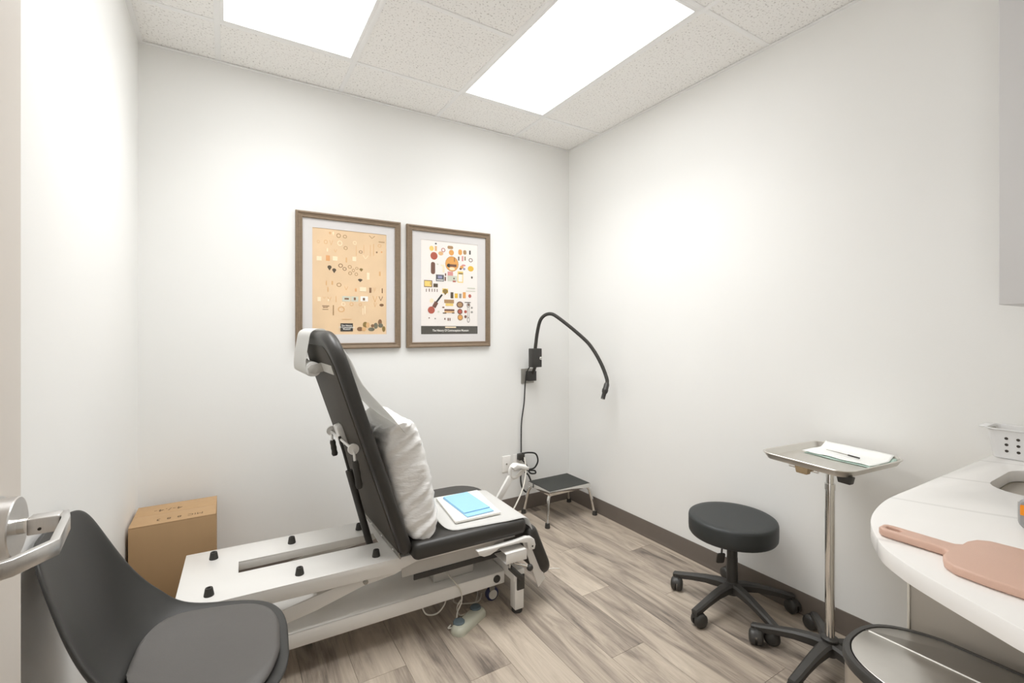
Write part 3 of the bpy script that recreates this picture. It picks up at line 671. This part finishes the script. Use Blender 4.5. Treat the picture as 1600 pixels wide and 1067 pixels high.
# ------------------------------------------------------------------ cardboard box in the corner
bx = thing('cardboard_box', 'brown cardboard box with handwritten top, in the left back corner', 'box', (-.205, 2.672, 0))
m = MB(); m.box(-.158, .158, -.135, .135, 0, .484); bd = m.obj('box_body', 'cardboard', bx, smooth=0, bevel=.002)
for s in (-1, 1):
    m = MB(); m.box(-.158, .158, .0006 if s > 0 else -.135, .135 if s > 0 else -.0006, .4842, .4872); m.obj('top_flap', 'cardboard', bx, smooth=0, bevel=.001)
RZ = Matrix.Rotation(R(180), 4, 'Z')
hw1 = text_obj('handwriting', '4-/.4-', .042, 'marker_ink', bx, Matrix.Translation((-.035, .045, .4874)) @ RZ @ Matrix.Diagonal((1.1, 1, 1, 1)), spacing=1.1)
hw2 = text_obj('handwriting', 'MIC  8  8  3', .034, 'marker_ink', bx, Matrix.Translation((.02, -.085, .4874)) @ RZ @ Matrix.Diagonal((1.0, 1, 1, 1)), spacing=1.05)

hw1['kind'] = hw2['kind'] = 'stuff'

# ------------------------------------------------------------------ shell chair in front
ch = thing('shell_chair', 'dark moulded shell chair with grey padded seat beside the door', 'chair', (-.345, 1.51, 0), R(-4))
rows = [(-.007,.876,.05,.00),(-.005,.872,.10,.003),(-.001,.860,.138,.008),(.006,.836,.158,.013),(.014,.803,.172,.018),(.030,.735,.190,.028),(.048,.652,.210,.044),(.070,.576,.222,.064),(.100,.515,.228,.080),(.14,.472,.232,.078),(.20,.446,.240,.063),(.265,.437,.252,.047),(.335,.436,.259,.034),(.39,.439,.251,.024),(.437,.444,.226,.015),(.468,.448,.186,.008),(.489,.448,.132,.004),(.497,.446,.05,.0)]
def chair_rows(n, off=0, kx=1, rsel=rows):
    out = []
    for i, (x, z, hw, e) in enumerate(rsel):
        a = rsel[max(0,i-1)]; b_ = rsel[min(len(rsel)-1,i+1)]
        t = Vector((b_[0]-a[0], b_[1]-a[1])).normalized(); nrm = Vector((-t.y, t.x))
        r = []
        for k in range(n+1):
            q = -1+2*k/n; y = hw*kx*q*(1 - .0*q*q)
            d = e*abs(q)**2.4 + off
            r.append((x+nrm.x*d, y, z+nrm.y*d))
        out.append(r)
    return out
def grid(rowsv):
    n = len(rowsv[0]); return [p for r in rowsv for p in r], [(i*n+k, i*n+k+1, (i+1)*n+k+1, (i+1)*n+k) for i in range(len(rowsv)-1) for k in range(n-1)]
m = MB(); m.raw(*grid(chair_rows(12))); sh = m.obj('shell', 'shell_plastic', ch, smooth=180)
md = sh.modifiers.new('thick', 'SOLIDIFY'); md.thickness = .011; md.offset = -1
md = sh.modifiers.new('subd', 'SUBSURF'); md.levels = 2; md.render_levels = 2
prow = [(.118,.486,.06,.02),(.132,.477,.13,.030),(.16,.461,.180,.038),(.21,.446,.212,.040),(.27,.438,.230,.032),(.335,.437,.234,.024),(.39,.440,.224,.017),(.427,.444,.200,.011),(.455,.447,.160,.007),(.471,.449,.10,.003),(.477,.449,.04,.0)]
m = MB(); top = chair_rows(10, .022, 1, prow)
for j, r in enumerate(top):
    for k in range(len(r)):
        q = abs(-1+2*k/10); dome = .010*(1-q**2)*(1-abs(2*j/(len(top)-1)-1)**3); edge = .014 if (k in (0, 10) or j in (0, len(top)-1)) else 0
        r[k] = (r[k][0], r[k][1], r[k][2]+dome-edge)
m.raw(*grid(top)); pdn = m.obj('seat_pad', 'seat_leatherette', ch, smooth=180)
md = pdn.modifiers.new('thick', 'SOLIDIFY'); md.thickness = .012; md.offset = -1
md = pdn.modifiers.new('subd', 'SUBSURF'); md.levels = 2; md.render_levels = 2
m = MB(); m.box(.16, .44, -.10, .10, .395, .412); m.tube([(.30, 0, .41), (.30, 0, .428)], .09, 20); m.obj('seat_mount', 'black_plastic', ch, smooth=30)
for sx in (0, 1):
    for sy in (-1, 1):
        m = MB(); m.tube([(.19+.22*sx, sy*.085, .40), (.10+.41*sx, sy*.20, 0)], [.017, .011], 14); m.obj('leg', 'black_plastic', ch)

# ------------------------------------------------------------------ wall-mounted gooseneck lamp, cord and outlets
lp = thing('exam_lamp', 'black gooseneck exam lamp on a metal plate on the back wall', 'lamp', (1.908, YB, .99))
def L_(x, y, z): return (x-1.908, y-YB, z-.99)
m = MB(); m.prism(rrect(-.057, .057, -.055, .055, .004), -.006, 0, 'y'); pl = m.obj('wall_plate', 'grey_metal', lp, bevel=.002)
m = MB(); m.box(-.018, .050, -.05, -.006, -.035, .038); m.obj('mount_bracket', 'black_plastic', lp, bevel=.003)
m = MB(); m.tube([(.020, -.045, .02), (.020, -.085, .09)], .012, 12); m.obj('swivel', 'black_plastic', lp)
m = MB(); m.box(-.036, .046, -.125, -.07, .072, .208); hs = m.obj('control_box', 'black_plastic', lp, bevel=.004)
m = MB(); m.lathe([(.012, -.125), (.012, -.131), (.006, -.132), (.006, -.142)], (.032, 0, .138), 16, 'y'); m.obj('dial', 'chrome', hs)
nk = smooth_path([L_(1.914,2.788,1.195), L_(1.918,2.765,1.323), L_(1.927,2.73,1.415), L_(1.965,2.68,1.449), L_(2.009,2.62,1.413), L_(2.124,2.5,1.276), L_(2.173,2.45,1.194), L_(2.205,2.4,1.091), L_(2.214,2.36,1.001), L_(2.208,2.35,.965)], 6)
m = MB(); m.tube(nk, .0125, 12); m.obj('gooseneck', 'black_rubber', lp, smooth=80)
m = MB()
a = Vector(L_(2.211,2.352,.972)); b_ = Vector(L_(2.160,2.34,.868))
m.tube([a.lerp(b_, t) for t in (0, .06, .1, .4, .44, .5, .62, .66, 1)], [.013, .016, .018, .019, .021, .021, .018, .0145, .0145], 16); m.obj('lamp_head', 'black_plastic', lp, smooth=40)
m = MB(); m.tube([a.lerp(b_, .985), a.lerp(b_, 1.01)], .011, 16); m.obj('lens', 'grey_metal', lp)
pcd = [L_(1.885,2.80,1.075), L_(1.872,2.83,1.03), L_(1.876,2.862,.95), L_(1.872,2.872,.80), L_(1.850,2.872,.66), L_(1.846,2.872,.55), L_(1.842,2.866,.43)]
m = MB(); m.tube(smooth_path(pcd, 6), .0048, 8); m.obj('cord', 'cord_black', lp)
m = MB(); m.box(-.098, -.050, -.045, -.008, -.610, -.565); m.obj('plug', 'black_plastic', lp, bevel=.004)
lw = [(-.068,-.03,-.565), (-.02,-.05,-.56), (.035,-.06,-.575), (.055,-.06,-.63), (.03,-.05,-.68), (-.03,-.05,-.685), (-.05,-.045,-.70), (-.02,-.05,-.73), (.0,-.055,-.80), (-.04,-.06,-.845), (-.085,-.06,-.80), (-.09,-.05,-.72), (-.06,-.045,-.68), (-.02,-.05,-.69), (.03,-.055,-.70), (.035,-.055,-.72), (-.01,-.05,-.71), (-.04,-.05,-.65), (-.075,-.035,-.60)]
m = MB(); m.tube(smooth_path(lw, 6), .006, 8); m.obj('cord_coil', 'cord_black', lp)
def outlet(x, label, kind):
    o = thing('wall_outlet', label, 'outlet', (x, YB, .36), 0, 'wall plates above the baseboard')
    m = MB(); m.prism(rrect(-.0365, .0365, -.058, .058, .004), -.006, 0, 'y'); m.obj('cover_plate', 'outlet_plastic', o, bevel=.002)
    if kind:
        m = MB(); m.lathe([(.006, -.006), (.006, -.011), (.0025, -.0112)], (0, 0, 0), 14, 'y'); m.obj('coax_jack', 'grey_metal', o)
        for z in (-.042, .042):
            m = MB(); m.lathe([(.0035, -.006), (.003, -.0075)], (0, 0, z), 10, 'y'); m.obj('screw', 'outlet_plastic', o)
    else:
        for z in (-.02, .02):
            m = MB(); m.prism(rrect(-.016, .016, z-.014, z+.014, .008), -.0075, -.006, 'y'); r = m.obj('receptacle', 'outlet_plastic', o)
            m = MB(); m.box(-.007, -.005, -.0078, -.0074, z-.004, z+.004); m.box(.005, .007, -.0078, -.0074, z-.004, z+.004); m.obj('slots', 'dark_hole', r, smooth=0)
outlet(1.724, 'white wall plate with one small round jack, left of the plugged-in outlet', True)
outlet(1.822, 'white wall outlet with the black lamp cord plugged in', False)
m = MB(); m.tube(smooth_path([(1.850,2.835,.40), (1.838,2.80,.345), (1.81,2.76,.29), (1.73,2.68,.225), (1.62,2.60,.16), (1.52,2.56,.08), (1.45,2.54,.008), (1.30,2.52,.006)], 6), .005, 8)
tag(m.obj('power_cable', 'cord_white', None), 'thin white power cable running from the outlet down behind the table', 'cable')

# ------------------------------------------------------------------ step stool
ss = thing('step_stool', 'chrome step stool with black ribbed mat in the back right corner', 'step stool', (2.045, 2.675, 0))
w2, d2, ht = .178, .132, .232
m = MB(); m.prism(rrect(-w2, w2, -d2, d2, .006), ht-.003, ht); m.obj('mat', 'mat_ribbed', ss, bevel=.001)
m = MB()
for dd in ((-w2-.003, w2+.003, -d2-.003, -d2+.002), (-w2-.003, w2+.003, d2-.002, d2+.003), (-w2-.003, -w2+.002, -d2, d2), (w2-.002, w2+.003, -d2, d2)): m.box(*dd, ht-.030, ht-.001)
m.box(-w2, w2, -d2, d2, ht-.008, ht-.0035)
m.obj('top_tray', 'chrome', ss, smooth=0, bevel=.001)
for sx in (-1, 1):
    for sy in (-1, 1):
        fx, fy = sx*.210, sy*.148
        P = smooth_path([(sx*.10, sy*.112, ht-.024), (sx*.155, sy*.114, ht-.025), (sx*.180, sy*.120, ht-.05), (sx*.190, sy*.130, ht-.10), (fx, fy, .008)], 6)
        m = MB(); m.tube(P, .0115, 12); lg = m.obj('leg', 'chrome', ss, smooth=80)
        m = MB(); m.lathe([(.018, 0), (.018, .006), (.015, .032), (.012, .033)], (fx, fy, 0), 16); m.obj('rubber_tip', 'black_rubber', lg)

# ------------------------------------------------------------------ five-star bases, rolling stool, tray stand
def star(t, rad, a0, hub_h, hub_r, mat):
    m = MB(); m.lathe([(hub_r*.9, hub_h-.045), (hub_r, hub_h-.02), (hub_r, hub_h), (hub_r*.75, hub_h+.012), (hub_r*.6, hub_h+.013)], (0,0,0), 24); m.obj('base_hub', mat, t, smooth=40)
    for k in range(5):
        a = R(a0 + 72*k); Rm = Matrix.Rotation(a, 4, 'Z')
        m = MB(); rs = []
        for x, z, hw, hh in ((.012, hub_h-.012, .024, .020), (.06, hub_h-.010, .023, .019), (.12, hub_h-.016, .020, .016), (.19, hub_h-.030, .018, .014), (rad-.01, hub_h-.046, .017, .014), (rad+.016, hub_h-.050, .015, .013), (rad+.020, hub_h-.051, .009, .008)):
            rs.append([(x, y*hw, z+q*hh) for y, q in ((-.6, 1), (.6, 1), (1, .55), (.85, -1), (.55, -1), (.45, -.2), (-.45, -.2), (-.55, -1), (-.85, -1), (-1, .55))])
        m.rings(rs); m.xf(Rm); m.obj('base_arm', mat, t, smooth=40)
        sw = R(40 + 63*k)
        Cm = Rm @ Matrix.Translation((rad, 0, 0)) @ Matrix.Rotation(sw, 4, 'Z') @ Matrix.Diagonal((1.2, 1.2, 1.2, 1))
        m = MB(); m.tube([(0, 0, .05), (0, 0, hub_h-.058)], .006, 10)
        hood = [(.012+.026*math.cos(R(q)), .0265+.0275*math.sin(R(q))) for q in range(20, 161, 14)]
        m.prism(hood + [(hood[-1][0]+.006, hood[-1][1]-.004)] , -.006, .006, 'y'); m.box(-.008, .016, -.007, .007, .026, .056)
        m.xf(Cm); c = m.obj('caster', 'black_plastic', t, smooth=30)
        for s in (-1, 1):
            m = MB(); m.lathe([(.002, s*.0245), (.014, s*.0235), (.022, s*.0205), (.0262, s*.015), (.0262, s*.004), (.018, s*.0035)], (.012, 0, .0256), 22, 'y')
            m.xf(Cm); m.obj('wheel', 'black_plastic', c, smooth=40)
rs_ = thing('rolling_stool', 'black round rolling stool by the right wall', 'stool', (2.064, 1.337, 0))
star(rs_, .266, 36, .118, .034, 'base_nylon')
m = MB(); m.tube([(0,0,.12), (0,0,.245)], .0245, 20); m.tube([(0,0,.24), (0,0,.37)], .0235, 20); m.obj('column', 'black_plastic', rs_)
m = MB(); m.lathe([(.02, .350), (.178, .352), (.190, .356), (.195, .364), (.1965, .385), (.1965, .428), (.194, .437), (.187, .4415), (.16, .4425), (.003, .4430)], (0,0,0), 56); m.obj('seat', 'stool_vinyl', rs_, smooth=50)
m = MB(); m.tube(smooth_path([(-.03,.02,.352), (-.06,.01,.345), (-.078,.0,.32), (-.092,-.006,.285)], 5), .0045, 10); hl = m.obj('height_lever', 'black_plastic', rs_)
m = MB(); m.prism(rrect(-.019, .019, -.055, 0, .008), -.0035, .0035, 'y'); m.xf(Matrix.Translation((-.095, -.008, .290)) @ Matrix.Rotation(R(-30), 4, 'Z') @ Matrix.Rotation(R(18), 4, 'X')); m.obj('paddle', 'black_plastic', hl, bevel=.002)

ts = thing('tray_stand', 'chrome rolling tray stand with steel tray in front of the right wall', 'tray stand', (2.01, .89, 0))
star(ts, .262, 36, .112, .030, 'base_nylon')
m = MB(); m.lathe([(.028, .120), (.030, .124), (.030, .131), (.024, .135)], (0,0,0), 24); m.obj('collar', 'black_plastic', ts)
m = MB(); m.tube([(0,0,.13), (0,0,.73)], .0165, 24); m.obj('pole', 'chrome', ts)
m = MB(); m.tube([(0,0,.71), (0,0,.812)], .0140, 24); m.tube([(0,0,.712), (0,0,.735)], .0185, 24); m.obj('inner_pole', 'chrome', ts)
TR = Matrix.Translation((.030, .012, 0)) @ Matrix.Rotation(R(-6), 4, 'Z')
m = MB(); m.tube([(-.16,-.05,.806), (-.16,.06,.806)], .006, 10); m.tube([(-.16,0,.806), (.10,0,.806)], .008, 10); m.tube([(.10,-.06,.806), (.10,.06,.806)], .006, 10); m.xf(TR); m.obj('tray_support', 'chrome', ts)
for x, y, mt in ((-.172, .0, 'tan_bracket'), (-.150, -.138, 'black_plastic')):
    m = MB(); m.prism([(-.026, .0), (-.020, -.026), (.020, -.026), (.026, .0)], -.012, .012, 'x'); m.xf(TR @ Matrix.Translation((x, y, .8165))); m.obj('tray_clip', mt, ts, smooth=0, bevel=.002)
def trayfn(i): return rrect(-.205, .205, -.172, .172, .06, i, 8)
m = MB(); m.rings([[(a, b_, z) for a, b_ in trayfn(i)] for i, z in ((.017, .8165), (.006, .834), (.0005, .839), (0, .841), (.002, .8425), (.008, .841), (.019, .8190), (.026, .8178))]); m.xf(TR); m.obj('tray', 'steel_tray', ts, smooth=40)
tw = thing('surgical_towel', 'white paper towel with green underside laid on the steel tray', 'towel', tuple(Vector((2.01, .89, .8185)) + TR @ Vector((0,0,0))), R(-6))
def wavy(x0, x1, y0, y1, z, name, mat, seed, parent):
    m = MB(); nx, ny = 14, 22; vs = []; fs = []
    for j in range(ny+1):
        for i in range(nx+1):
            x = x0+(x1-x0)*i/nx; y = y0+(y1-y0)*j/ny
            if i == 0: x += .018*noise.noise(Vector((y*16, seed, 0)))
            if j == 0: y += .010*noise.noise(Vector((x*20, seed, 4)))
            climb = max(0, (x-.165)/.03)*.020 if x > .165 else 0
            vs.append((x, y, z + climb + .003*abs(noise.noise(Vector((x*14, y*14, seed))))))
    for j in range(ny):
        for i in range(nx):
            a = j*(nx+1)+i; fs.append((a, a+1, a+nx+2, a+nx+1))
    m.raw(vs, fs); o = m.obj(name, mat, parent, smooth=180)
    md = o.modifiers.new('thick', 'SOLIDIFY'); md.thickness = .001; md.offset = 1
wavy(.018, .186, -.142, .118, .0015, 'green_layer', 'towel_green', 2.2, tw)
wavy(.030, .197, -.128, .132, .006, 'white_layer', 'towel_white', 5.1, tw)
pn = thing('dissecting_probe', 'thin dark metal instrument lying on the white towel', 'instrument', (2.135, .905, .832), R(76))
m = MB(); m.tube([(-.06, 0, 0), (.0, 0, .0005), (.06, .004, .001)], [.0016, .0022, .001], 8); m.obj('shaft', 'grey_metal', pn)
m = MB(); m.tube([(-.075, 0, -.0003), (-.03, 0, .0002)], .0032, 8); m.obj('handle', 'black_plastic', pn)

# ------------------------------------------------------------------ counter, cabinets, sink
bc = thing('base_cabinet', 'grey base cabinet under the white counter by the trash can', 'cabinet', (1.50, -.3, 0))
m = MB(); m.box(.02, .80, -.85, .777, .10, .876); m.obj('cabinet_body', 'base_laminate', bc, smooth=0)
m = MB(); m.box(.06, .80, -.85, .755, 0, .10); m.obj('toe_kick', 'black_plastic', bc, smooth=0)
m = MB(); m.box(-.003, .80, .7775, .783, .0, .876); m.obj('end_panel', 'gable_highlight', bc, smooth=0, bevel=.001)
for k in range(3):
    m = MB(); y1 = .777 - k*.540; m.box(0, .019, y1-.533, y1, .105, .872); dr = m.obj('cabinet_door', 'base_laminate', bc, smooth=0, bevel=.001)
outl = [(2.301,.483),(1.56,.497),(1.45,.499),(1.376,.494),(1.298,.481),(1.235,.464),(1.184,.442),(1.141,.418),(1.105,.395),(1.077,.367),(1.049,.330),(1.016,.272),(.988,.218),(.965,.172),(.945,.110),(.935,.03),(.935,-.10),(.955,-.28),(1.0,-.45),(1.10,-.62),(1.25,-.76),(1.45,-.85),(1.65,-.88),(2.301,-.88)]
outl = [(p.x, p.y) for p in smooth_path([(a, b_, 0) for a, b_ in outl[1:-1]], 3)]; outl = [(2.301,.483)] + outl + [(2.301,-.88)]
hole = rrect(1.748, 2.085, -.02, .402, .085, 0, 6)
bm = bmesh.new()
def loop_edges(pts, z):
    v = [bm.verts.new((a, b_, z)) for a, b_ in pts]; return v, [bm.edges.new((v[i], v[(i+1) % len(v)])) for i in range(len(v))]
vo, eo = loop_edges(outl, .91); vh, eh = loop_edges(hole, .91)
bmesh.ops.triangle_fill(bm, use_beauty=True, edges=eo+eh)
ret = bmesh.ops.extrude_face_region(bm, geom=bm.faces[:])
bmesh.ops.translate(bm, vec=(0,0,-.033), verts=[g for g in ret['geom'] if isinstance(g, bmesh.types.BMVert)])
ct = MB(); ct.bm.free(); ct.bm = bm
ctr = ct.obj('countertop', 'white_quartz', None, bevel=.004)
tag(ctr, 'white veined quartz counter with a rounded end', 'counter')
m = MB()
def hl_(i, z): return [(a, b_, z) for a, b_ in rrect(1.748, 2.085, -.02, .402, .085, i, 6)]
m.rings([hl_(-.012, .8765), hl_(.002, .8765), hl_(.006, .85), hl_(.012, .74), hl_(.03, .715), hl_(.10, .708)][1:], cap=False)
r = [hl_(.10, .708)]; m.raw(r[0], [tuple(range(len(r[0])))])
sk = m.obj('sink', 'sink_steel', None, smooth=50); md = sk.modifiers.new('t', 'SOLIDIFY'); md.thickness = .002
tag(sk, 'undermount steel sink in the white counter', 'sink')
uc = thing('wall_cabinet', 'pale grey wall cabinet hung on the right wall above the counter', 'cabinet', (1.97, -.3, 1.413))
m = MB(); m.box(.02, .333, -.85, .716, 0, 1.10); m.obj('cabinet_body', 'cabinet_laminate', uc, smooth=0, bevel=.001)
for k in range(3):
    y1 = .716 - k*.522; m = MB(); m.box(0, .0195, y1-.519, y1, .0, 1.10); m.obj('cabinet_door', 'cabinet_laminate', uc, smooth=0, bevel=.0015)

# things on the counter
pdl = thing('pink_paddle', 'pink paddle with a slotted handle lying on the counter', 'paddle', (1.172, .30, .9115))
hw = .022
o2 = [(-.010,.122),(.010,.122),(.018,.117),(.020,.108),(.020,.03),(.021,.012),(.030,.004),(.055,.003),(.078,-.004),(.096,-.026),(.10,-.06),(.10,-.20),(.088,-.24),(.06,-.255),(-.06,-.255),(-.088,-.24),(-.10,-.20),(-.10,-.06),(-.094,-.02),(-.078,.0),(-.055,.008),(-.030,.009),(-.021,.016),(-.020,.03),(-.020,.108),(-.018,.117)]
sl = [(-.006,.112),(.006,.112),(.008,.106),(.008,.090),(0,.084),(-.008,.090),(-.008,.106)]
bm = bmesh.new()
vo, eo = loop_edges(o2, .016); vh, eh = loop_edges(sl, .016)
bmesh.ops.triangle_fill(bm, use_beauty=True, edges=eo+eh)
ret = bmesh.ops.extrude_face_region(bm, geom=bm.faces[:])
bmesh.ops.translate(bm, vec=(0,0,-.016), verts=[g for g in ret['geom'] if isinstance(g, bmesh.types.BMVert)])
ct = MB(); ct.bm.free(); ct.bm = bm; ct.obj('paddle_body', 'paddle_pink', pdl, bevel=.004, seg=3)

bk_ = thing('plastic_basket', 'white perforated plastic basket on the counter against the wall', 'basket', (2.238, .338, .911))
def bfn(h): return .004 + .012*h/.1
bx0, bx1, by0, by1 = -.044, .044, -.142, .142
m = MB()
def brr(z, g, r=.018): return [(a, b_, z) for a, b_ in rrect(bx0-g, bx1+g, by0-g, by1+g, r, 0, 4)]
m.rings([brr(.004, -.004), brr(0, -.002), brr(.004, 0), brr(.092, .011), brr(.096, .017), brr(.099, .017), brr(.099, .012), brr(.094, .0085), brr(.006, -.003), brr(.005, -.005)])
m.obj('basket_body', 'basket_white', bk_, smooth=40)
for i in range(9):
    for j in range(3):
        y = by1 - .036 - i*.027; z = .026 + j*.021; g = .011*(z-.004)/.088
        m = MB(); m.lathe([(.0046, -.0006), (.0046, .0006)], (bx0-g-.0002, y, z), 10, 'x'); m.obj('hole', 'dark_hole', bk_)
m = MB(); m.prism([(-.020,.076),(.020,.076),(.026,.086),(.018,.094),(-.018,.094),(-.026,.086)], by1+.004, by1+.010, 'y'); m.obj('handle_hole', 'grey_metal', bk_, smooth=0)
m = MB(); m.box(-.038, .038, by1+.012, by1+.034, .0945, .0985); m.obj('handle_lip', 'basket_white', bk_, bevel=.002)
for k, (x, y, z, sx, lb) in enumerate(((-.012,.040,.098,.024,'cream cotton ball in the white basket, nearest the basket end'), (.014,-.004,.104,.026,'cream cotton ball in the white basket, further from the basket end'))):
    m = MB(); m.ball((0,0,0), (sx, sx, sx), 10)
    for v in m.bm.verts: v.co *= 1 + .22*noise.noise(v.co*95 + Vector((k*3,0,0)))
    tag(m.obj('cotton_ball', 'cotton', None, smooth=180, loc=(2.238+x, .33+y, .911+z-.012)), lb, 'cotton ball', 'cotton balls in the basket')
m = MB(); m.box(-.03, .03, -.055, .055, -.006, .006); m.xf(Matrix.Rotation(R(58), 4, 'X')); 
o = m.obj('gauze_packet', 'pad_white', None, bevel=.003, loc=(2.245, .285, 1.035)); tag(o, 'white gauze packet standing up in the white basket', 'packet')
dv = thing('handheld_device', 'small grey rounded device with an orange band, by the sink', 'device', (1.470, .236, .9105))
fn = lambda i: rrect(-.042, .042, 0, .066, .016, i)
m = MB(); rs = [[(-.018 + z, a, b_) for a, b_ in fn(i)] for i, z in ((.004, 0), (0, .004), (0, .032), (.004, .036))]; m.rings(rs); m.obj('device_body', 'device_grey', dv, smooth=40)
m = MB(); m.rings([[(-.0195, a, b_) for a, b_ in rrect(-.038, .038, .030, .052, .002)], [(-.0178, a, b_) for a, b_ in rrect(-.038, .038, .030, .052, .002)]]); m.obj('orange_band', 'label_orange', dv, smooth=0)
m = MB(); m.tube([( -.004, .0428, .012), (-.004, .0432, .033), (-.004, .0428, .054)], .0022, 8); m.obj('edge_trim', 'chrome', dv)

# ------------------------------------------------------------------ trash can
tc = thing('trash_can', 'stainless D-shaped step trash can with black rim under the counter', 'trash can', (1.30, .29, 0))
def dshape(g, z):
    out = []; a, b_ = .165-g, .24-g; cut = .155-g
    for k in range(64):
        t = 2*math.pi*k/64; c, s = math.cos(t), math.sin(t)
        x = a*math.copysign(abs(c)**(2/2.5), c); y = b_*math.copysign(abs(s)**(2/2.5), s)
        out.append((min(x, cut), y, z))
    return out
m = MB(); m.rings([dshape(.004, .022), dshape(.004, .582)]); m.obj('can_body', 'brushed_steel', tc, smooth=40)
m = MB(); m.rings([dshape(.004, 0), dshape(0, .004), dshape(0, .022), dshape(.004, .026)]); m.obj('base_ring', 'black_plastic', tc, smooth=40)
m = MB(); m.rings([dshape(.002, .578), dshape(0, .580), dshape(0, .596), dshape(.003, .601), dshape(.013, .602), dshape(.015, .599), dshape(.015, .585), dshape(.006, .578)], cap=False); m.obj('rim', 'black_plastic', tc, smooth=40)
def lid(cond, name, dz):
    m = MB(); base = dshape(.0162, 0); xs = .036
    if cond > 0: pts = [(min(p[0], xs-.0012), p[1]) for p in base]
    else: pts = [(max(p[0], xs+.0012), p[1]) for p in base]
    q = []
    for p in pts:
        if not q or (abs(p[0]-q[-1][0])+abs(p[1]-q[-1][1])) > 1e-5: q.append(p)
    m.prism(q, .588, .601+dz); return m.obj(name, 'brushed_steel', tc, smooth=0, bevel=.0015)
lid(1, 'lid', .001); lid(-1, 'lid_hinge_cover', 0)
m = MB(); m.box(.0335, .0385, -.216, .216, .596, .6028); m.obj('hinge_seam', 'print_white', tc, bevel=.001)
m = MB(); m.prism(rrect(-.205, -.15, -.04, .04, .012), .008, .016); m.obj('pedal', 'brushed_steel', tc, bevel=.002)
m = MB(); m.tube(smooth_path([(1.50,2.10,.002), (1.52,2.085,.004), (1.55,2.08,.002), (1.58,2.06,.002)], 4), .0018, 6)
tag(m.obj('paper_scrap', 'pad_white', None), 'tiny white strip of litter on the bare floor beside the table', 'scrap')
